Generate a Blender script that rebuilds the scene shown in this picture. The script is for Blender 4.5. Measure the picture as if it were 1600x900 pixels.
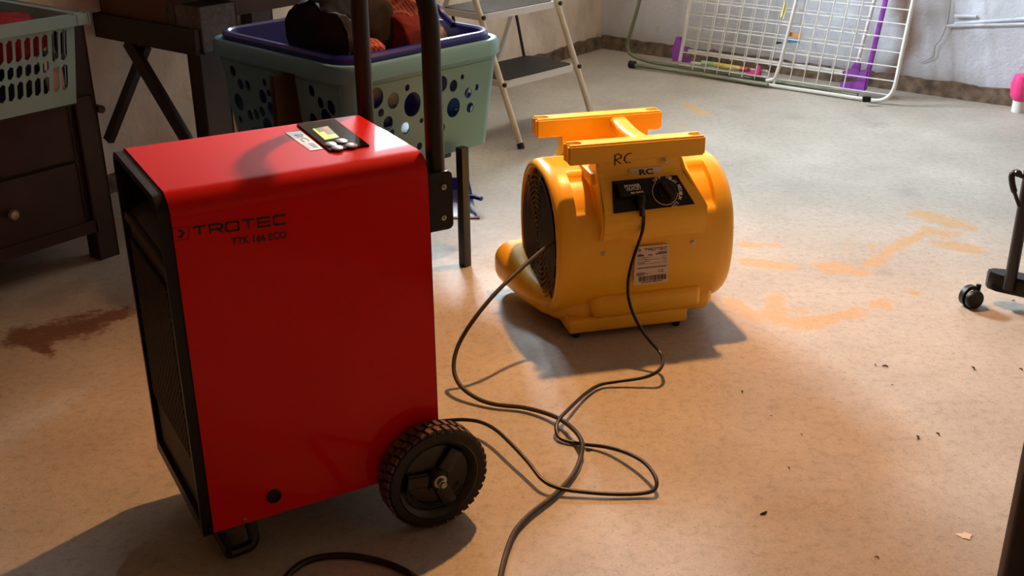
import bpy, bmesh, math, random
from mathutils import Vector, Matrix, noise
random.seed(7)
S = bpy.context.scene
for o in list(bpy.data.objects): bpy.data.objects.remove(o)

# ------------------------------------------------------------------ camera
F_PX, PITCH, ROLL, CAM_H = 1758.8, 0.4096, -0.0093, 1.2754
cd = bpy.data.cameras.new('camera'); cam = bpy.data.objects.new('camera', cd)
S.collection.objects.link(cam); S.camera = cam
cd.sensor_width = 36; cd.lens = F_PX / 1600 * 36; cd.clip_start = 0.05
FW = Vector((0, math.cos(PITCH), -math.sin(PITCH))); RT = Vector((1, 0, 0)); UP = RT.cross(FW)
R2 = RT * math.cos(ROLL) + UP * math.sin(ROLL); U2 = -RT * math.sin(ROLL) + UP * math.cos(ROLL)
CP = Vector((0, 0, CAM_H))
M = Matrix((R2, U2, -FW)).transposed().to_4x4(); M.translation = CP
cam.matrix_world = M

# ------------------------------------------------------------------ world and lights
w = bpy.data.worlds.new('world'); S.world = w; w.use_nodes = True
w.node_tree.nodes['Background'].inputs[0].default_value = (0.65, 0.8, 1, 1)
w.node_tree.nodes['Background'].inputs[1].default_value = 1.0
S.view_settings.view_transform = 'Standard'; S.view_settings.look = 'None'
S.view_settings.gamma = 1; S.view_settings.use_curve_mapping = False
S.view_settings.exposure = 0.0

WA = 0.6675
COR = Vector((0.5066, 6.3112, 0))
D1 = Vector((-math.sin(WA), -math.cos(WA), 0)); N1 = Vector((math.cos(WA), -math.sin(WA), 0))   # along left wall, into the room
D2 = N1.copy(); N2 = D1.copy()                                                                 # along right wall, into the room
UZ = Vector((0, 0, 1))
ROOM_L, ROOM_W, ROOM_H = 6.6, 5.2, 2.3
def LW(t, off, z=0.0): return COR + D1 * t + N1 * off + UZ * z      # left-wall frame
def RW(d, off, z=0.0): return COR + D2 * d + N2 * off + UZ * z      # right-wall frame

def area(name, loc, direction, sx, sy, power, color):
    l = bpy.data.lights.new(name, 'AREA'); l.shape = 'RECTANGLE'; l.size = sx; l.size_y = sy
    l.energy = power; l.color = color
    o = bpy.data.objects.new(name, l); S.collection.objects.link(o); o.location = loc
    o.rotation_euler = Vector(direction).to_track_quat('-Z', 'Y').to_euler()
    return o
WIN = (0.92, 1.80, 1.45, 1.88)      # window in the left wall: t0, t1, z0, z1
area('daylight', LW((WIN[0] + WIN[1]) / 2, -0.31, (WIN[2] + WIN[3]) / 2), N1 - UZ * 0.2, 0.86, 0.42, 410, (0.72, 0.87, 1.0))
LAMP = Vector((0.36, 3.25, 1.97))
AIM = (Vector((0.55, 1.75, 0)) - LAMP).normalized()
pl = bpy.data.lights.new('bulb_light', 'SPOT'); pl.spot_size = math.radians(113); pl.spot_blend = 0.9; pl.energy = 200; pl.color = (1.0, 0.46, 0.16); pl.shadow_soft_size = 0.035
plo = bpy.data.objects.new('bulb_light', pl); S.collection.objects.link(plo); plo.location = LAMP; plo.rotation_euler = AIM.to_track_quat('-Z', 'Y').to_euler()

# ------------------------------------------------------------------ helpers
def ray(px, py): return FW + R2 * ((px - 800) / F_PX) - U2 * ((py - 450) / F_PX)
def PZ(px, py, z=0.0):
    d = ray(px, py); return CP + d * ((z - CAM_H) / d.z)
def PP(px, py, pt, nrm):
    d = ray(px, py); pt = Vector(pt); nrm = Vector(nrm); return CP + d * ((pt - CP).dot(nrm) / d.dot(nrm))

def srgb(r, g, b):
    f = lambda c: (c / 255 / 12.92) if c / 255 <= 0.04045 else ((c / 255 + 0.055) / 1.055) ** 2.4
    return (f(r), f(g), f(b))
MATS = {}
def mat(name, col, rough=0.5, metal=0.0, var=0.0, vscale=8.0, bump=0.0, bscale=60.0, coat=0.0, col2=None, trans=0.0):
    if name in MATS: return MATS[name]
    m = bpy.data.materials.new(name); m.use_nodes = True; nt = m.node_tree; b = nt.nodes['Principled BSDF']
    b.inputs['Roughness'].default_value = rough; b.inputs['Metallic'].default_value = metal
    b.inputs['Coat Weight'].default_value = coat; b.inputs['Coat Roughness'].default_value = 0.06
    if trans: b.inputs['Transmission Weight'].default_value = trans
    b.inputs['Base Color'].default_value = (*col, 1)
    if var or col2:
        tc = nt.nodes.new('ShaderNodeTexCoord'); n = nt.nodes.new('ShaderNodeTexNoise')
        n.inputs['Scale'].default_value = vscale; n.inputs['Detail'].default_value = 6
        nt.links.new(tc.outputs['Object'], n.inputs['Vector'])
        r = nt.nodes.new('ShaderNodeValToRGB'); r.color_ramp.elements[0].position = 0.35; r.color_ramp.elements[1].position = 0.65
        c2 = col2 or tuple(c * (1 - var) for c in col)
        r.color_ramp.elements[0].color = (*c2, 1); r.color_ramp.elements[1].color = (*col, 1)
        nt.links.new(n.outputs['Fac'], r.inputs[0]); nt.links.new(r.outputs[0], b.inputs['Base Color'])
    if bump:
        tc = nt.nodes.new('ShaderNodeTexCoord'); n = nt.nodes.new('ShaderNodeTexNoise')
        n.inputs['Scale'].default_value = bscale; n.inputs['Detail'].default_value = 5
        nt.links.new(tc.outputs['Object'], n.inputs['Vector'])
        bp = nt.nodes.new('ShaderNodeBump'); bp.inputs['Strength'].default_value = bump; bp.inputs['Distance'].default_value = 0.004
        nt.links.new(n.outputs['Fac'], bp.inputs['Height']); nt.links.new(bp.outputs[0], b.inputs['Normal'])
    MATS[name] = m; return m

def obj(name, bm, m, parent=None, smooth=True, label=None, kind=None, angle=35):
    me = bpy.data.meshes.new(name)
    bmesh.ops.recalc_face_normals(bm, faces=bm.faces)
    if smooth:
        for f in bm.faces: f.smooth = True
        lim = math.radians(angle)
        for e in bm.edges:
            if len(e.link_faces) == 2 and e.calc_face_angle(0) > lim: e.smooth = False
    bm.to_mesh(me); bm.free()
    me.materials.append(m)
    o = bpy.data.objects.new(name, me); S.collection.objects.link(o)
    if parent: o.parent = parent
    if label: o['label'] = label
    if kind: o['kind'] = kind
    return o
def tag(o, label, cat, group=None):
    o['label'] = label; o['category'] = cat
    if group: o['group'] = group
    return o
def thing(name, label, cat, loc=(0, 0, 0), rotz=0.0, group=None):
    o = bpy.data.objects.new(name, None); S.collection.objects.link(o)
    o.empty_display_size = 0.05
    o.location = loc; o.rotation_euler = (0, 0, rotz); return tag(o, label, cat, group)

class L:     # local frame: turns world points into the coordinates of a thing placed at o with yaw a
    def __init__(s, o, a): s.o = Vector(o); s.a = a; s.m = (Matrix.Translation(s.o) @ Matrix.Rotation(a, 4, 'Z')).inverted()
    def __call__(s, p): return s.m @ Vector(p)
    def w(s, u, n, z): return s.m.inverted() @ Vector((u, n, z))
    def px(s, px, py, n=None, z=None):        # pixel to local point on the vertical plane n or the level z
        if z is not None: return s(PZ(px, py, z))
        ax = s.m.inverted().to_3x3() @ Vector((0, 1, 0))
        return s(PP(px, py, s.w(0, n, 0), ax))

def box(bm, lo, hi, bev=0.0, seg=2, mx=None):
    r = bmesh.ops.create_cube(bm, size=1.0); vs = r['verts']
    lo = Vector(lo); hi = Vector(hi); c = (lo + hi) / 2; d = hi - lo
    for v in vs: v.co = Vector((c.x + v.co.x * d.x, c.y + v.co.y * d.y, c.z + v.co.z * d.z))
    if mx is not None:
        for v in vs: v.co = mx @ v.co
    if bev > 0:
        es = list({e for v in vs for e in v.link_edges})
        bmesh.ops.bevel(bm, geom=es, offset=bev, segments=seg, affect='EDGES', profile=0.5)
def bar(bm, a, b, wd, ht, up=UZ, bev=0.0):   # rectangular bar from a to b
    a = Vector(a); b = Vector(b); x = (b - a); l = x.length; x.normalize()
    y = Vector(up).cross(x)
    if y.length < 1e-4: y = Vector((0, 1, 0)).cross(x)
    y.normalize(); z = x.cross(y)
    mx = Matrix((x, y, z)).transposed().to_4x4(); mx.translation = a
    box(bm, (0, -wd / 2, -ht / 2), (l, wd / 2, ht / 2), bev, 2, mx)
def smooth_path(pts, n=8):
    pts = [Vector(p) for p in pts]; out = []
    for i in range(len(pts) - 1):
        p0 = pts[max(i - 1, 0)]; p1 = pts[i]; p2 = pts[i + 1]; p3 = pts[min(i + 2, len(pts) - 1)]
        for k in range(n):
            t = k / n
            out.append(0.5 * ((2 * p1) + (p2 - p0) * t + (2 * p0 - 5 * p1 + 4 * p2 - p3) * t * t + (3 * p1 - p0 - 3 * p2 + p3) * t ** 3))
    out.append(pts[-1]); return out
def tube(bm, pts, r, seg=10, cap=True, closed=False):
    pts = [Vector(p) for p in pts]; n = len(pts); rings = []; up = None
    for i, p in enumerate(pts):
        if closed: t = pts[(i + 1) % n] - pts[i - 1]
        else: t = pts[min(i + 1, n - 1)] - pts[max(i - 1, 0)]
        t.normalize()
        if up is None:
            up = Vector((0, 0, 1)) if abs(t.z) < 0.9 else Vector((1, 0, 0))
        up = (up - t * up.dot(t)); up.normalize(); s = t.cross(up)
        rr = r[i] if isinstance(r, (list, tuple)) else r
        rings.append([bm.verts.new(p + (up * math.cos(2 * math.pi * k / seg) + s * math.sin(2 * math.pi * k / seg)) * rr) for k in range(seg)])
    for i in range(n if closed else n - 1):
        a = rings[i]; b = rings[(i + 1) % n]
        for k in range(seg): bm.faces.new((a[k], a[(k + 1) % seg], b[(k + 1) % seg], b[k]))
    if cap and not closed: bm.faces.new(rings[0][::-1]); bm.faces.new(rings[-1])
def rounded(pts, r, n=6):     # polyline with rounded corners
    pts = [Vector(p) for p in pts]; out = [pts[0]]
    for i in range(1, len(pts) - 1):
        p = pts[i]; a = (pts[i - 1] - p); b = (pts[i + 1] - p); rr = min(r, a.length * .49, b.length * .49)
        a = p + a.normalized() * rr; b = p + b.normalized() * rr
        for k in range(n + 1):
            t = k / n; out.append(a * (1 - t) ** 2 + p * 2 * t * (1 - t) + b * t * t)
    out.append(pts[-1]); return out
def loft(bm, rings, cap0=True, cap1=True, closed=True):
    vr = [[bm.verts.new(p) for p in r] for r in rings]
    for a, b in zip(vr, vr[1:]):
        m = len(a)
        for k in range(m if closed else m - 1): bm.faces.new((a[k], a[(k + 1) % m], b[(k + 1) % m], b[k]))
    if cap0: bm.faces.new(vr[0][::-1])
    if cap1: bm.faces.new(vr[-1])
    return vr
def lathe(bm, prof, c, axis, seg=48):       # prof: (radius, axial)
    axis = Vector(axis).normalized(); x = axis.orthogonal().normalized(); y = axis.cross(x); c = Vector(c)
    rings = []
    for r, a in prof:
        if r < 1e-6: rings.append([bm.verts.new(c + axis * a)])
        else: rings.append([bm.verts.new(c + axis * a + (x * math.cos(2 * math.pi * k / seg) + y * math.sin(2 * math.pi * k / seg)) * r) for k in range(seg)])
    for a, b in zip(rings, rings[1:]):
        if len(a) == 1 and len(b) == 1: continue
        for k in range(seg):
            k2 = (k + 1) % seg
            if len(a) == 1: bm.faces.new((a[0], b[k], b[k2]))
            elif len(b) == 1: bm.faces.new((a[k], a[k2], b[0]))
            else: bm.faces.new((a[k], a[k2], b[k2], b[k]))
def rrect(x0, x1, y0, y1, r, n=6):
    out = []
    for cx, cy, a0 in ((x1 - r, y1 - r, 0), (x0 + r, y1 - r, 90), (x0 + r, y0 + r, 180), (x1 - r, y0 + r, 270)):
        for k in range(n + 1):
            a = math.radians(a0 + 90 * k / n); out.append((cx + r * math.cos(a), cy + r * math.sin(a)))
    return out
def curve_mesh(splines, ext=0.0):      # filled 2D curve with holes -> bmesh in xy, thickness along z
    cu = bpy.data.curves.new('c', 'CURVE'); cu.dimensions = '2D'; cu.fill_mode = 'BOTH'; cu.extrude = ext
    for sp in splines:
        s = cu.splines.new('POLY'); s.points.add(len(sp) - 1); s.use_cyclic_u = True
        for p, q in zip(s.points, sp): p.co = (q[0], q[1], 0, 1)
    o = bpy.data.objects.new('c', cu); S.collection.objects.link(o)
    dg = bpy.context.evaluated_depsgraph_get(); me = bpy.data.meshes.new_from_object(o.evaluated_get(dg))
    bm = bmesh.new(); bm.from_mesh(me); bpy.data.objects.remove(o); bpy.data.curves.remove(cu); bpy.data.meshes.remove(me)
    bmesh.ops.remove_doubles(bm, verts=bm.verts, dist=1e-6); return bm
def text_mesh(txt, bold=0.0):
    cu = bpy.data.curves.new('t', 'FONT'); cu.body = txt; cu.offset = bold; cu.resolution_u = 3
    o = bpy.data.objects.new('t', cu); S.collection.objects.link(o)
    dg = bpy.context.evaluated_depsgraph_get(); me = bpy.data.meshes.new_from_object(o.evaluated_get(dg))
    bm = bmesh.new(); bm.from_mesh(me); bpy.data.objects.remove(o); bpy.data.curves.remove(cu); bpy.data.meshes.remove(me)
    return norm01(bm)
def norm01(bm):
    xs = [v.co.x for v in bm.verts]; ys = [v.co.y for v in bm.verts]
    for v in bm.verts: v.co = Vector(((v.co.x - min(xs)) / (max(xs) - min(xs)), (v.co.y - min(ys)) / (max(ys) - min(ys)), 0))
    return bm
def stroke_mesh(polys, wd, asp=1.0):      # letters from strokes, drawn as mitred ribbons
    bm = bmesh.new()
    for pl_ in polys:
        P = [Vector((a * asp, b, 0)) for a, b in pl_]
        for i, (a, b) in enumerate(zip(P, P[1:])):
            t = (b - a).normalized(); s = Vector((-t.y, t.x, 0)) * wd / 2
            e0 = t * wd / 2 if i > 0 else t * 0; e1 = t * wd / 2 if i < len(P) - 2 else t * 0
            z = Vector((0, 0, 0))
            bm.faces.new([bm.verts.new(q) for q in (a - e0 - s, b + e1 - s, b + e1 + s, a - e0 + s)])
    return bm
def onquad(bm, q, lift=0.0008, sub=(0, 0, 1, 1)):       # place a 0..1 flat shape in the quad q = (bl, br, tr, tl)
    q = [Vector(p) for p in q]; n = (q[1] - q[0]).cross(q[3] - q[0]).normalized()
    for v in bm.verts:
        x = sub[0] + v.co.x * (sub[2] - sub[0]); y = sub[1] + v.co.y * (sub[3] - sub[1])
        v.co = q[0] * (1 - x) * (1 - y) + q[1] * x * (1 - y) + q[2] * x * y + q[3] * (1 - x) * y + n * lift
    return bm
def qrect(bm, q, sub, lift=0.0008):
    b = bmesh.new(); b.faces.new([b.verts.new(p) for p in ((0, 0, 0), (1, 0, 0), (1, 1, 0), (0, 1, 0))]); onquad(b, q, lift, sub)
    join(bm, b)
def join(bm, other):
    me = bpy.data.meshes.new('j'); other.to_mesh(me); other.free(); bm.from_mesh(me); bpy.data.meshes.remove(me)
def slab(q, th, lift=0.0):       # thin plate on quad q
    bm = bmesh.new(); q = [Vector(p) for p in q]; n = (q[1] - q[0]).cross(q[3] - q[0]).normalized()
    loft(bm, [[p + n * lift for p in q], [p + n * (lift + th) for p in q]]); return bm
TRO = {'T': [[(0, 1), (1, 1)], [(.5, 1), (.5, 0)]],
       'R': [[(0, 0), (0, 1), (.85, 1), (1, .85), (1, .6), (.85, .45), (0, .45)], [(.55, .45), (1, 0)]],
       'O': [[(.12, 0), (.88, 0), (1, .14), (1, .86), (.88, 1), (.12, 1), (0, .86), (0, .14), (.12, 0)]],
       'E': [[(1, 1), (0, 1), (0, 0), (1, 0)], [(0, .5), (.95, .5)]],
       'C': [[(1, 1), (.14, 1), (0, .86), (0, .14), (.14, 0), (1, 0)]]}
def trotec():
    pol = []
    for i, ch in enumerate('TROTEC'):
        for p in TRO[ch]: pol.append([(i * 2.25 + a * 1.75, b) for a, b in p])
    return norm01(stroke_mesh(pol, 0.24))
def chevron(): return norm01(stroke_mesh([[(0, 1), (.5, .95), (.9, .5), (.5, .05), (0, 0)]], .3))

# ------------------------------------------------------------------ materials
m_black = mat('black_plastic', srgb(20, 17, 16), 0.42, bump=.15, bscale=250)
m_black.node_tree.nodes['Principled BSDF'].inputs['Specular IOR Level'].default_value = 0.3
m_grille = mat('grey_black_grille', srgb(82, 72, 62), 0.55)
m_dark = mat('matt_black_inside', srgb(14, 12, 11), 0.8)
m_display = mat('display_black', srgb(22, 19, 18), 0.1)
m_display.node_tree.nodes['Principled BSDF'].inputs['Specular IOR Level'].default_value = 0.18
m_blackmetal = mat('black_powder_coat', srgb(24, 18, 16), 0.38, 0.0, bump=.1, bscale=300)
m_red = mat('red_lacquered_steel', srgb(214, 16, 10), 0.6, coat=0.3, var=.06, vscale=3)
m_red.node_tree.nodes['Principled BSDF'].inputs['Specular IOR Level'].default_value = 0.05
m_yellow = mat('yellow_moulded_plastic', srgb(250, 194, 44), 0.36, var=.06, vscale=5, bump=.05, bscale=200, coat=.15)
m_rubber = mat('dusty_tyre_rubber', srgb(112, 84, 62), 0.9, var=.6, vscale=35, bump=.4, bscale=120)
m_tyre = mat('black_tyre_side', srgb(26, 21, 18), 0.6, var=.3, vscale=20, bump=.2, bscale=100)
m_steel = mat('zinc_steel', srgb(170, 165, 155), 0.3, 1.0)
m_teal = mat('teal_plastic', srgb(88, 138, 166), 0.38, var=.06, vscale=4)
m_palegreen = mat('pale_teal_plastic', srgb(150, 195, 200), 0.45, var=.05)
m_blue = mat('blue_plastic', srgb(22, 30, 128), 0.3)
m_wood = mat('dark_stained_wood', srgb(50, 28, 16), 0.5, var=.35, vscale=14, bump=.1, bscale=60)
m_wood2 = mat('brown_wood', srgb(98, 56, 28), 0.55, var=.3, vscale=12)
m_greywood = mat('plaster_splashed_grey_board', srgb(110, 100, 90), 0.8, var=.4, vscale=60, bump=.3)
m_cream = mat('cream_painted_tube', srgb(225, 214, 190), 0.4, var=.08, vscale=30)
m_white = mat('white_enamel', srgb(225, 222, 216), 0.35)
m_treadmat = mat('black_ribbed_rubber_mat', srgb(46, 38, 32), 0.75, var=.45, vscale=25, bump=.4, bscale=120)
m_olive = mat('olive_green_tube', srgb(112, 116, 90), 0.45, var=.1)
m_purple = mat('purple_plastic', srgb(128, 50, 150), 0.45)
m_cable = mat('black_rubber_cable', srgb(24, 20, 18), 0.4)
m_cablegrey = mat('dusty_grey_cable', srgb(58, 50, 44), 0.6)
m_label = mat('printed_white_label', srgb(222, 205, 200), 0.5)
m_ink = mat('black_ink', srgb(18, 14, 14), 0.5)
m_inkred = mat('dark_red_ink', srgb(95, 12, 12), 0.5)
m_whiteink = mat('white_ink', srgb(225, 215, 205), 0.5)
m_marker = mat('black_marker', srgb(35, 14, 10), 0.4)

# ------------------------------------------------------------------ room shell
def floor_material():
    m = bpy.data.materials.new('worn_concrete_floor'); m.use_nodes = True; nt = m.node_tree; N = nt.nodes; K = nt.links; b = N['Principled BSDF']
    tc = N.new('ShaderNodeTexCoord')
    def nz(scale, det=8, rough=.6):
        n = N.new('ShaderNodeTexNoise'); n.inputs['Scale'].default_value = scale; n.inputs['Detail'].default_value = det; n.inputs['Roughness'].default_value = rough
        K.new(tc.outputs['Object'], n.inputs['Vector']); return n
    def ramp(src, stops):
        r = N.new('ShaderNodeValToRGB'); e = r.color_ramp.elements
        e[0].position, e[0].color = stops[0][0], (*stops[0][1], 1); e[1].position, e[1].color = stops[-1][0], (*stops[-1][1], 1)
        for p, c in stops[1:-1]: x = e.new(p); x.color = (*c, 1)
        K.new(src, r.inputs[0]); return r
    def mix(fac, a, bcol, typ='MIX'):
        x = N.new('ShaderNodeMix'); x.data_type = 'RGBA'; x.blend_type = typ
        if isinstance(fac, float): x.inputs[0].default_value = fac
        else: K.new(fac, x.inputs[0])
        K.new(a, x.inputs[6])
        if isinstance(bcol, tuple): x.inputs[7].default_value = (*bcol, 1)
        else: K.new(bcol, x.inputs[7])
        return x.outputs[2]
    big = ramp(nz(1.6, 6).outputs[0], [(.3, srgb(166, 158, 144)), (.52, srgb(184, 176, 162)), (.7, srgb(200, 193, 180))])
    fine = ramp(nz(45, 10, .75).outputs[0], [(.36, (.74, .72, .70)), (.5, (1, 1, 1)), (.66, (1.08, 1.08, 1.08))])
    col = mix(.8, big.outputs[0], fine.outputs[0], 'MULTIPLY')
    grain = ramp(nz(320, 4, .7).outputs[0], [(.4, (.62, .60, .57)), (.5, (1, 1, 1))])
    col = mix(.4, col, grain.outputs[0], 'MULTIPLY')
    spk = ramp(nz(95, 3, .5).outputs[0], [(.27, (.38, .34, .30)), (.31, (1, 1, 1))])
    col = mix(.6, col, spk.outputs[0], 'MULTIPLY')
    mid = ramp(nz(150, 5, .8).outputs[0], [(.38, (.70, .67, .63)), (.47, (1, 1, 1)), (.62, (1.0, 1.0, 1.0)), (.72, (1.2, 1.2, 1.18))])
    col = mix(.55, col, mid.outputs[0], 'MULTIPLY')
    wn = nz(14, 10, .75); wn2 = nz(75, 8, .75)
    for attr, c1, c2, thr in (('rust_stain', srgb(190, 142, 80), srgb(200, 160, 104), .42), ('brown_stain', srgb(84, 34, 14), srgb(120, 70, 36), .45), ('grey_stain', srgb(128, 120, 110), srgb(146, 138, 128), .5)):
        at = N.new('ShaderNodeAttribute'); at.attribute_name = attr
        ad = N.new('ShaderNodeMath'); ad.operation = 'MULTIPLY_ADD'; K.new(wn.outputs[0], ad.inputs[0]); ad.inputs[1].default_value = 2.1; K.new(at.outputs['Fac'], ad.inputs[2])
        ad2 = N.new('ShaderNodeMath'); ad2.operation = 'MULTIPLY_ADD'; K.new(wn2.outputs[0], ad2.inputs[0]); ad2.inputs[1].default_value = 1.1; K.new(ad.outputs[0], ad2.inputs[2])
        mr = N.new('ShaderNodeMapRange'); mr.interpolation_type = 'SMOOTHSTEP'; K.new(ad2.outputs[0], mr.inputs[0]); mr.inputs[1].default_value = thr + 1.44; mr.inputs[2].default_value = thr + 1.86
        mr.inputs[4].default_value = {'rust_stain': .72, 'brown_stain': .85, 'grey_stain': .4}[attr]
        ms = N.new('ShaderNodeMapRange'); ms.interpolation_type = 'SMOOTHSTEP'; K.new(at.outputs['Fac'], ms.inputs[0]); ms.inputs[1].default_value = .02; ms.inputs[2].default_value = .30
        mm = N.new('ShaderNodeMath'); mm.operation = 'MULTIPLY'; K.new(mr.outputs[0], mm.inputs[0]); K.new(ms.outputs[0], mm.inputs[1])
        cc = ramp(wn2.outputs[0], [(.35, c1), (.65, c2)])
        col = mix(mm.outputs[0], col, cc.outputs[0])
    K.new(col, b.inputs['Base Color'])
    rr = N.new('ShaderNodeMapRange'); K.new(nz(5, 6).outputs[0], rr.inputs[0]); rr.inputs[1].default_value = .3; rr.inputs[2].default_value = .7; rr.inputs[3].default_value = .38; rr.inputs[4].default_value = .62
    K.new(rr.outputs[0], b.inputs['Roughness'])
    h = N.new('ShaderNodeMath'); h.operation = 'MULTIPLY_ADD'; K.new(nz(220, 6, .7).outputs[0], h.inputs[0]); h.inputs[1].default_value = .3; K.new(nz(9, 8).outputs[0], h.inputs[2])
    bp = N.new('ShaderNodeBump'); bp.inputs['Strength'].default_value = .35; bp.inputs['Distance'].default_value = .006
    K.new(h.outputs[0], bp.inputs['Height']); K.new(bp.outputs[0], b.inputs['Normal'])
    return m
bm = bmesh.new()
NX, NY = 150, 200; X0, X1, Y0, Y1 = -2.4, 3.0, -2.0, 6.8
STEP = 0.03
# corners of the room rectangle with a fine grid laid inside
def seg_d(p, a, b):
    ab = b - a; t = max(0, min(1, (p - a).dot(ab) / max(ab.length_squared, 1e-9))); return (p - a - ab * t).length
def strokes(lst):    # ((px,py,radius), ...) polylines in floor metres
    out = []
    for pl_ in lst:
        q = [(PZ(x, y).to_2d(), r) for x, y, r in pl_]
        if len(q) == 1: q = q * 2
        for (a, ra), (b, rb) in zip(q, q[1:]): out.append((a, b, ra, rb))
    return out
RUST = strokes([[(1440, 335, .03), (1470, 342, .05), (1500, 352, .03)], [(1450, 360, .03), (1480, 366, .03)], [(1470, 382, .02), (1505, 386, .035), (1522, 390, .025)],
                [(1165, 408, .015), (1190, 412, .035), (1235, 418, .015)], [(1165, 382, .02), (1185, 383, .02)], [(1212, 384, .02)], [(1290, 418, .03), (1320, 420, .03), (1345, 424, .015)],
                [(1140, 470, .02), (1175, 492, .02), (1215, 500, .035), (1250, 508, .03), (1290, 498, .028), (1340, 488, .025)], [(1215, 465, .03), (1210, 490, .02)],
                [(1370, 480, .022), (1380, 470, .015)], [(1427, 457, .016)], [(1355, 383, .018)], [(1322, 382, .012)], [(1255, 484, .012)], [(1302, 465, .012)], [(1260, 452, .012)],
                [(1360, 415, .02), (1400, 385, .02), (1435, 370, .02)], [(1075, 165, .03), (1100, 178, .02)], [(1065, 195, .02)]])
BROWN = strokes([[(45, 525, .05), (90, 520, .06), (135, 505, .05), (185, 490, .03)], [(60, 540, .015), (75, 552, .015)], [(20, 522, .012), (75, 550, .012)]])
GREY = strokes([[(1211, 636, .02)], [(1385, 425, .03)], [(1370, 195, .05)], [(60, 475, .07), (110, 450, .03)], [(870, 745, .03)], [(1235, 182, .05)], [(680, 350, .12), (715, 380, .14)], [(1150, 170, .06)], [(1420, 300, .05)]])
nx = int(ROOM_W / STEP); ny = int(ROOM_L / STEP)
grid = [[bm.verts.new(RW(ROOM_W * i / nx, ROOM_L * j / ny, 0)) for i in range(nx + 1)] for j in range(ny + 1)]
for j in range(ny):
    for i in range(nx): bm.faces.new((grid[j][i], grid[j][i + 1], grid[j + 1][i + 1], grid[j + 1][i]))
fl = obj('floor', bm, floor_material(), kind='structure', smooth=False)
for nm, lst in (('rust_stain', RUST), ('brown_stain', BROWN), ('grey_stain', GREY)):
    at = fl.data.attributes.new(nm, 'FLOAT', 'POINT')
    vals = []
    for v in fl.data.vertices:
        p = v.co.to_2d(); best = 0.0
        if -2.2 < p.x < 2.4 and 1.2 < p.y < 6:
            for a, b_, ra, rb in lst:
                if abs(p.x - a.x) > .7 or abs(p.y - a.y) > .7: continue
                d = seg_d(p, a, b_); best = max(best, 1 - d / ((ra + rb) * 1.12))
        vals.append(max(0.0, best))
    at.data.foreach_set('value', vals)

def wall_material(name, base, low, tint):
    m = bpy.data.materials.new(name); m.use_nodes = True; nt = m.node_tree; N = nt.nodes; K = nt.links; b = N['Principled BSDF']
    tc = N.new('ShaderNodeTexCoord')
    def nz(scale, det=8, rough=.6, sz=1.0):
        mp = N.new('ShaderNodeMapping'); mp.inputs['Scale'].default_value = (1, 1, sz); K.new(tc.outputs['Object'], mp.inputs[0])
        n = N.new('ShaderNodeTexNoise'); n.inputs['Scale'].default_value = scale; n.inputs['Detail'].default_value = det; n.inputs['Roughness'].default_value = rough
        K.new(mp.outputs[0], n.inputs['Vector']); return n
    r = N.new('ShaderNodeValToRGB'); e = r.color_ramp.elements
    e[0].position = .33; e[0].color = (*low, 1); e[1].position = .55; e[1].color = (*base, 1); K.new(nz(3.2, 9, .62, .5).outputs[0], r.inputs[0])
    r2 = N.new('ShaderNodeValToRGB'); e = r2.color_ramp.elements
    e[0].position = .30; e[0].color = (*tint, 1); e[1].position = .40; e[1].color = (1, 1, 1, 1); K.new(nz(11, 9, .7).outputs[0], r2.inputs[0])
    x = N.new('ShaderNodeMix'); x.data_type = 'RGBA'; x.blend_type = 'MULTIPLY'; x.inputs[0].default_value = .7; K.new(r.outputs[0], x.inputs[6]); K.new(r2.outputs[0], x.inputs[7])
    # brown run-down stain held in an attribute of the mesh
    at = N.new('ShaderNodeAttribute'); at.attribute_name = 'run_stain'
    y = N.new('ShaderNodeMix'); y.data_type = 'RGBA'; K.new(at.outputs['Fac'], y.inputs[0]); K.new(x.outputs[2], y.inputs[6]); y.inputs[7].default_value = (*srgb(126, 98, 78), 1)
    K.new(y.outputs[2], b.inputs['Base Color']); b.inputs['Roughness'].default_value = .85
    h = N.new('ShaderNodeMath'); h.operation = 'MULTIPLY_ADD'; K.new(nz(60, 8, .7).outputs[0], h.inputs[0]); h.inputs[1].default_value = .25; K.new(nz(7, 8, .65).outputs[0], h.inputs[2])
    bp = N.new('ShaderNodeBump'); bp.inputs['Strength'].default_value = .6; bp.inputs['Distance'].default_value = .022
    K.new(h.outputs[0], bp.inputs['Height']); K.new(bp.outputs[0], b.inputs['Normal'])
    return m
m_wallL = wall_material('rough_limewashed_plaster', srgb(240, 226, 208), srgb(206, 190, 168), (.72, .64, .55))
m_wallR = wall_material('rough_white_plaster', srgb(222, 226, 236), srgb(202, 202, 206), (.72, .68, .62))
m_ceil = mat('whitewashed_ceiling', srgb(168, 142, 116), .9, var=.1, vscale=2)
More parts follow.
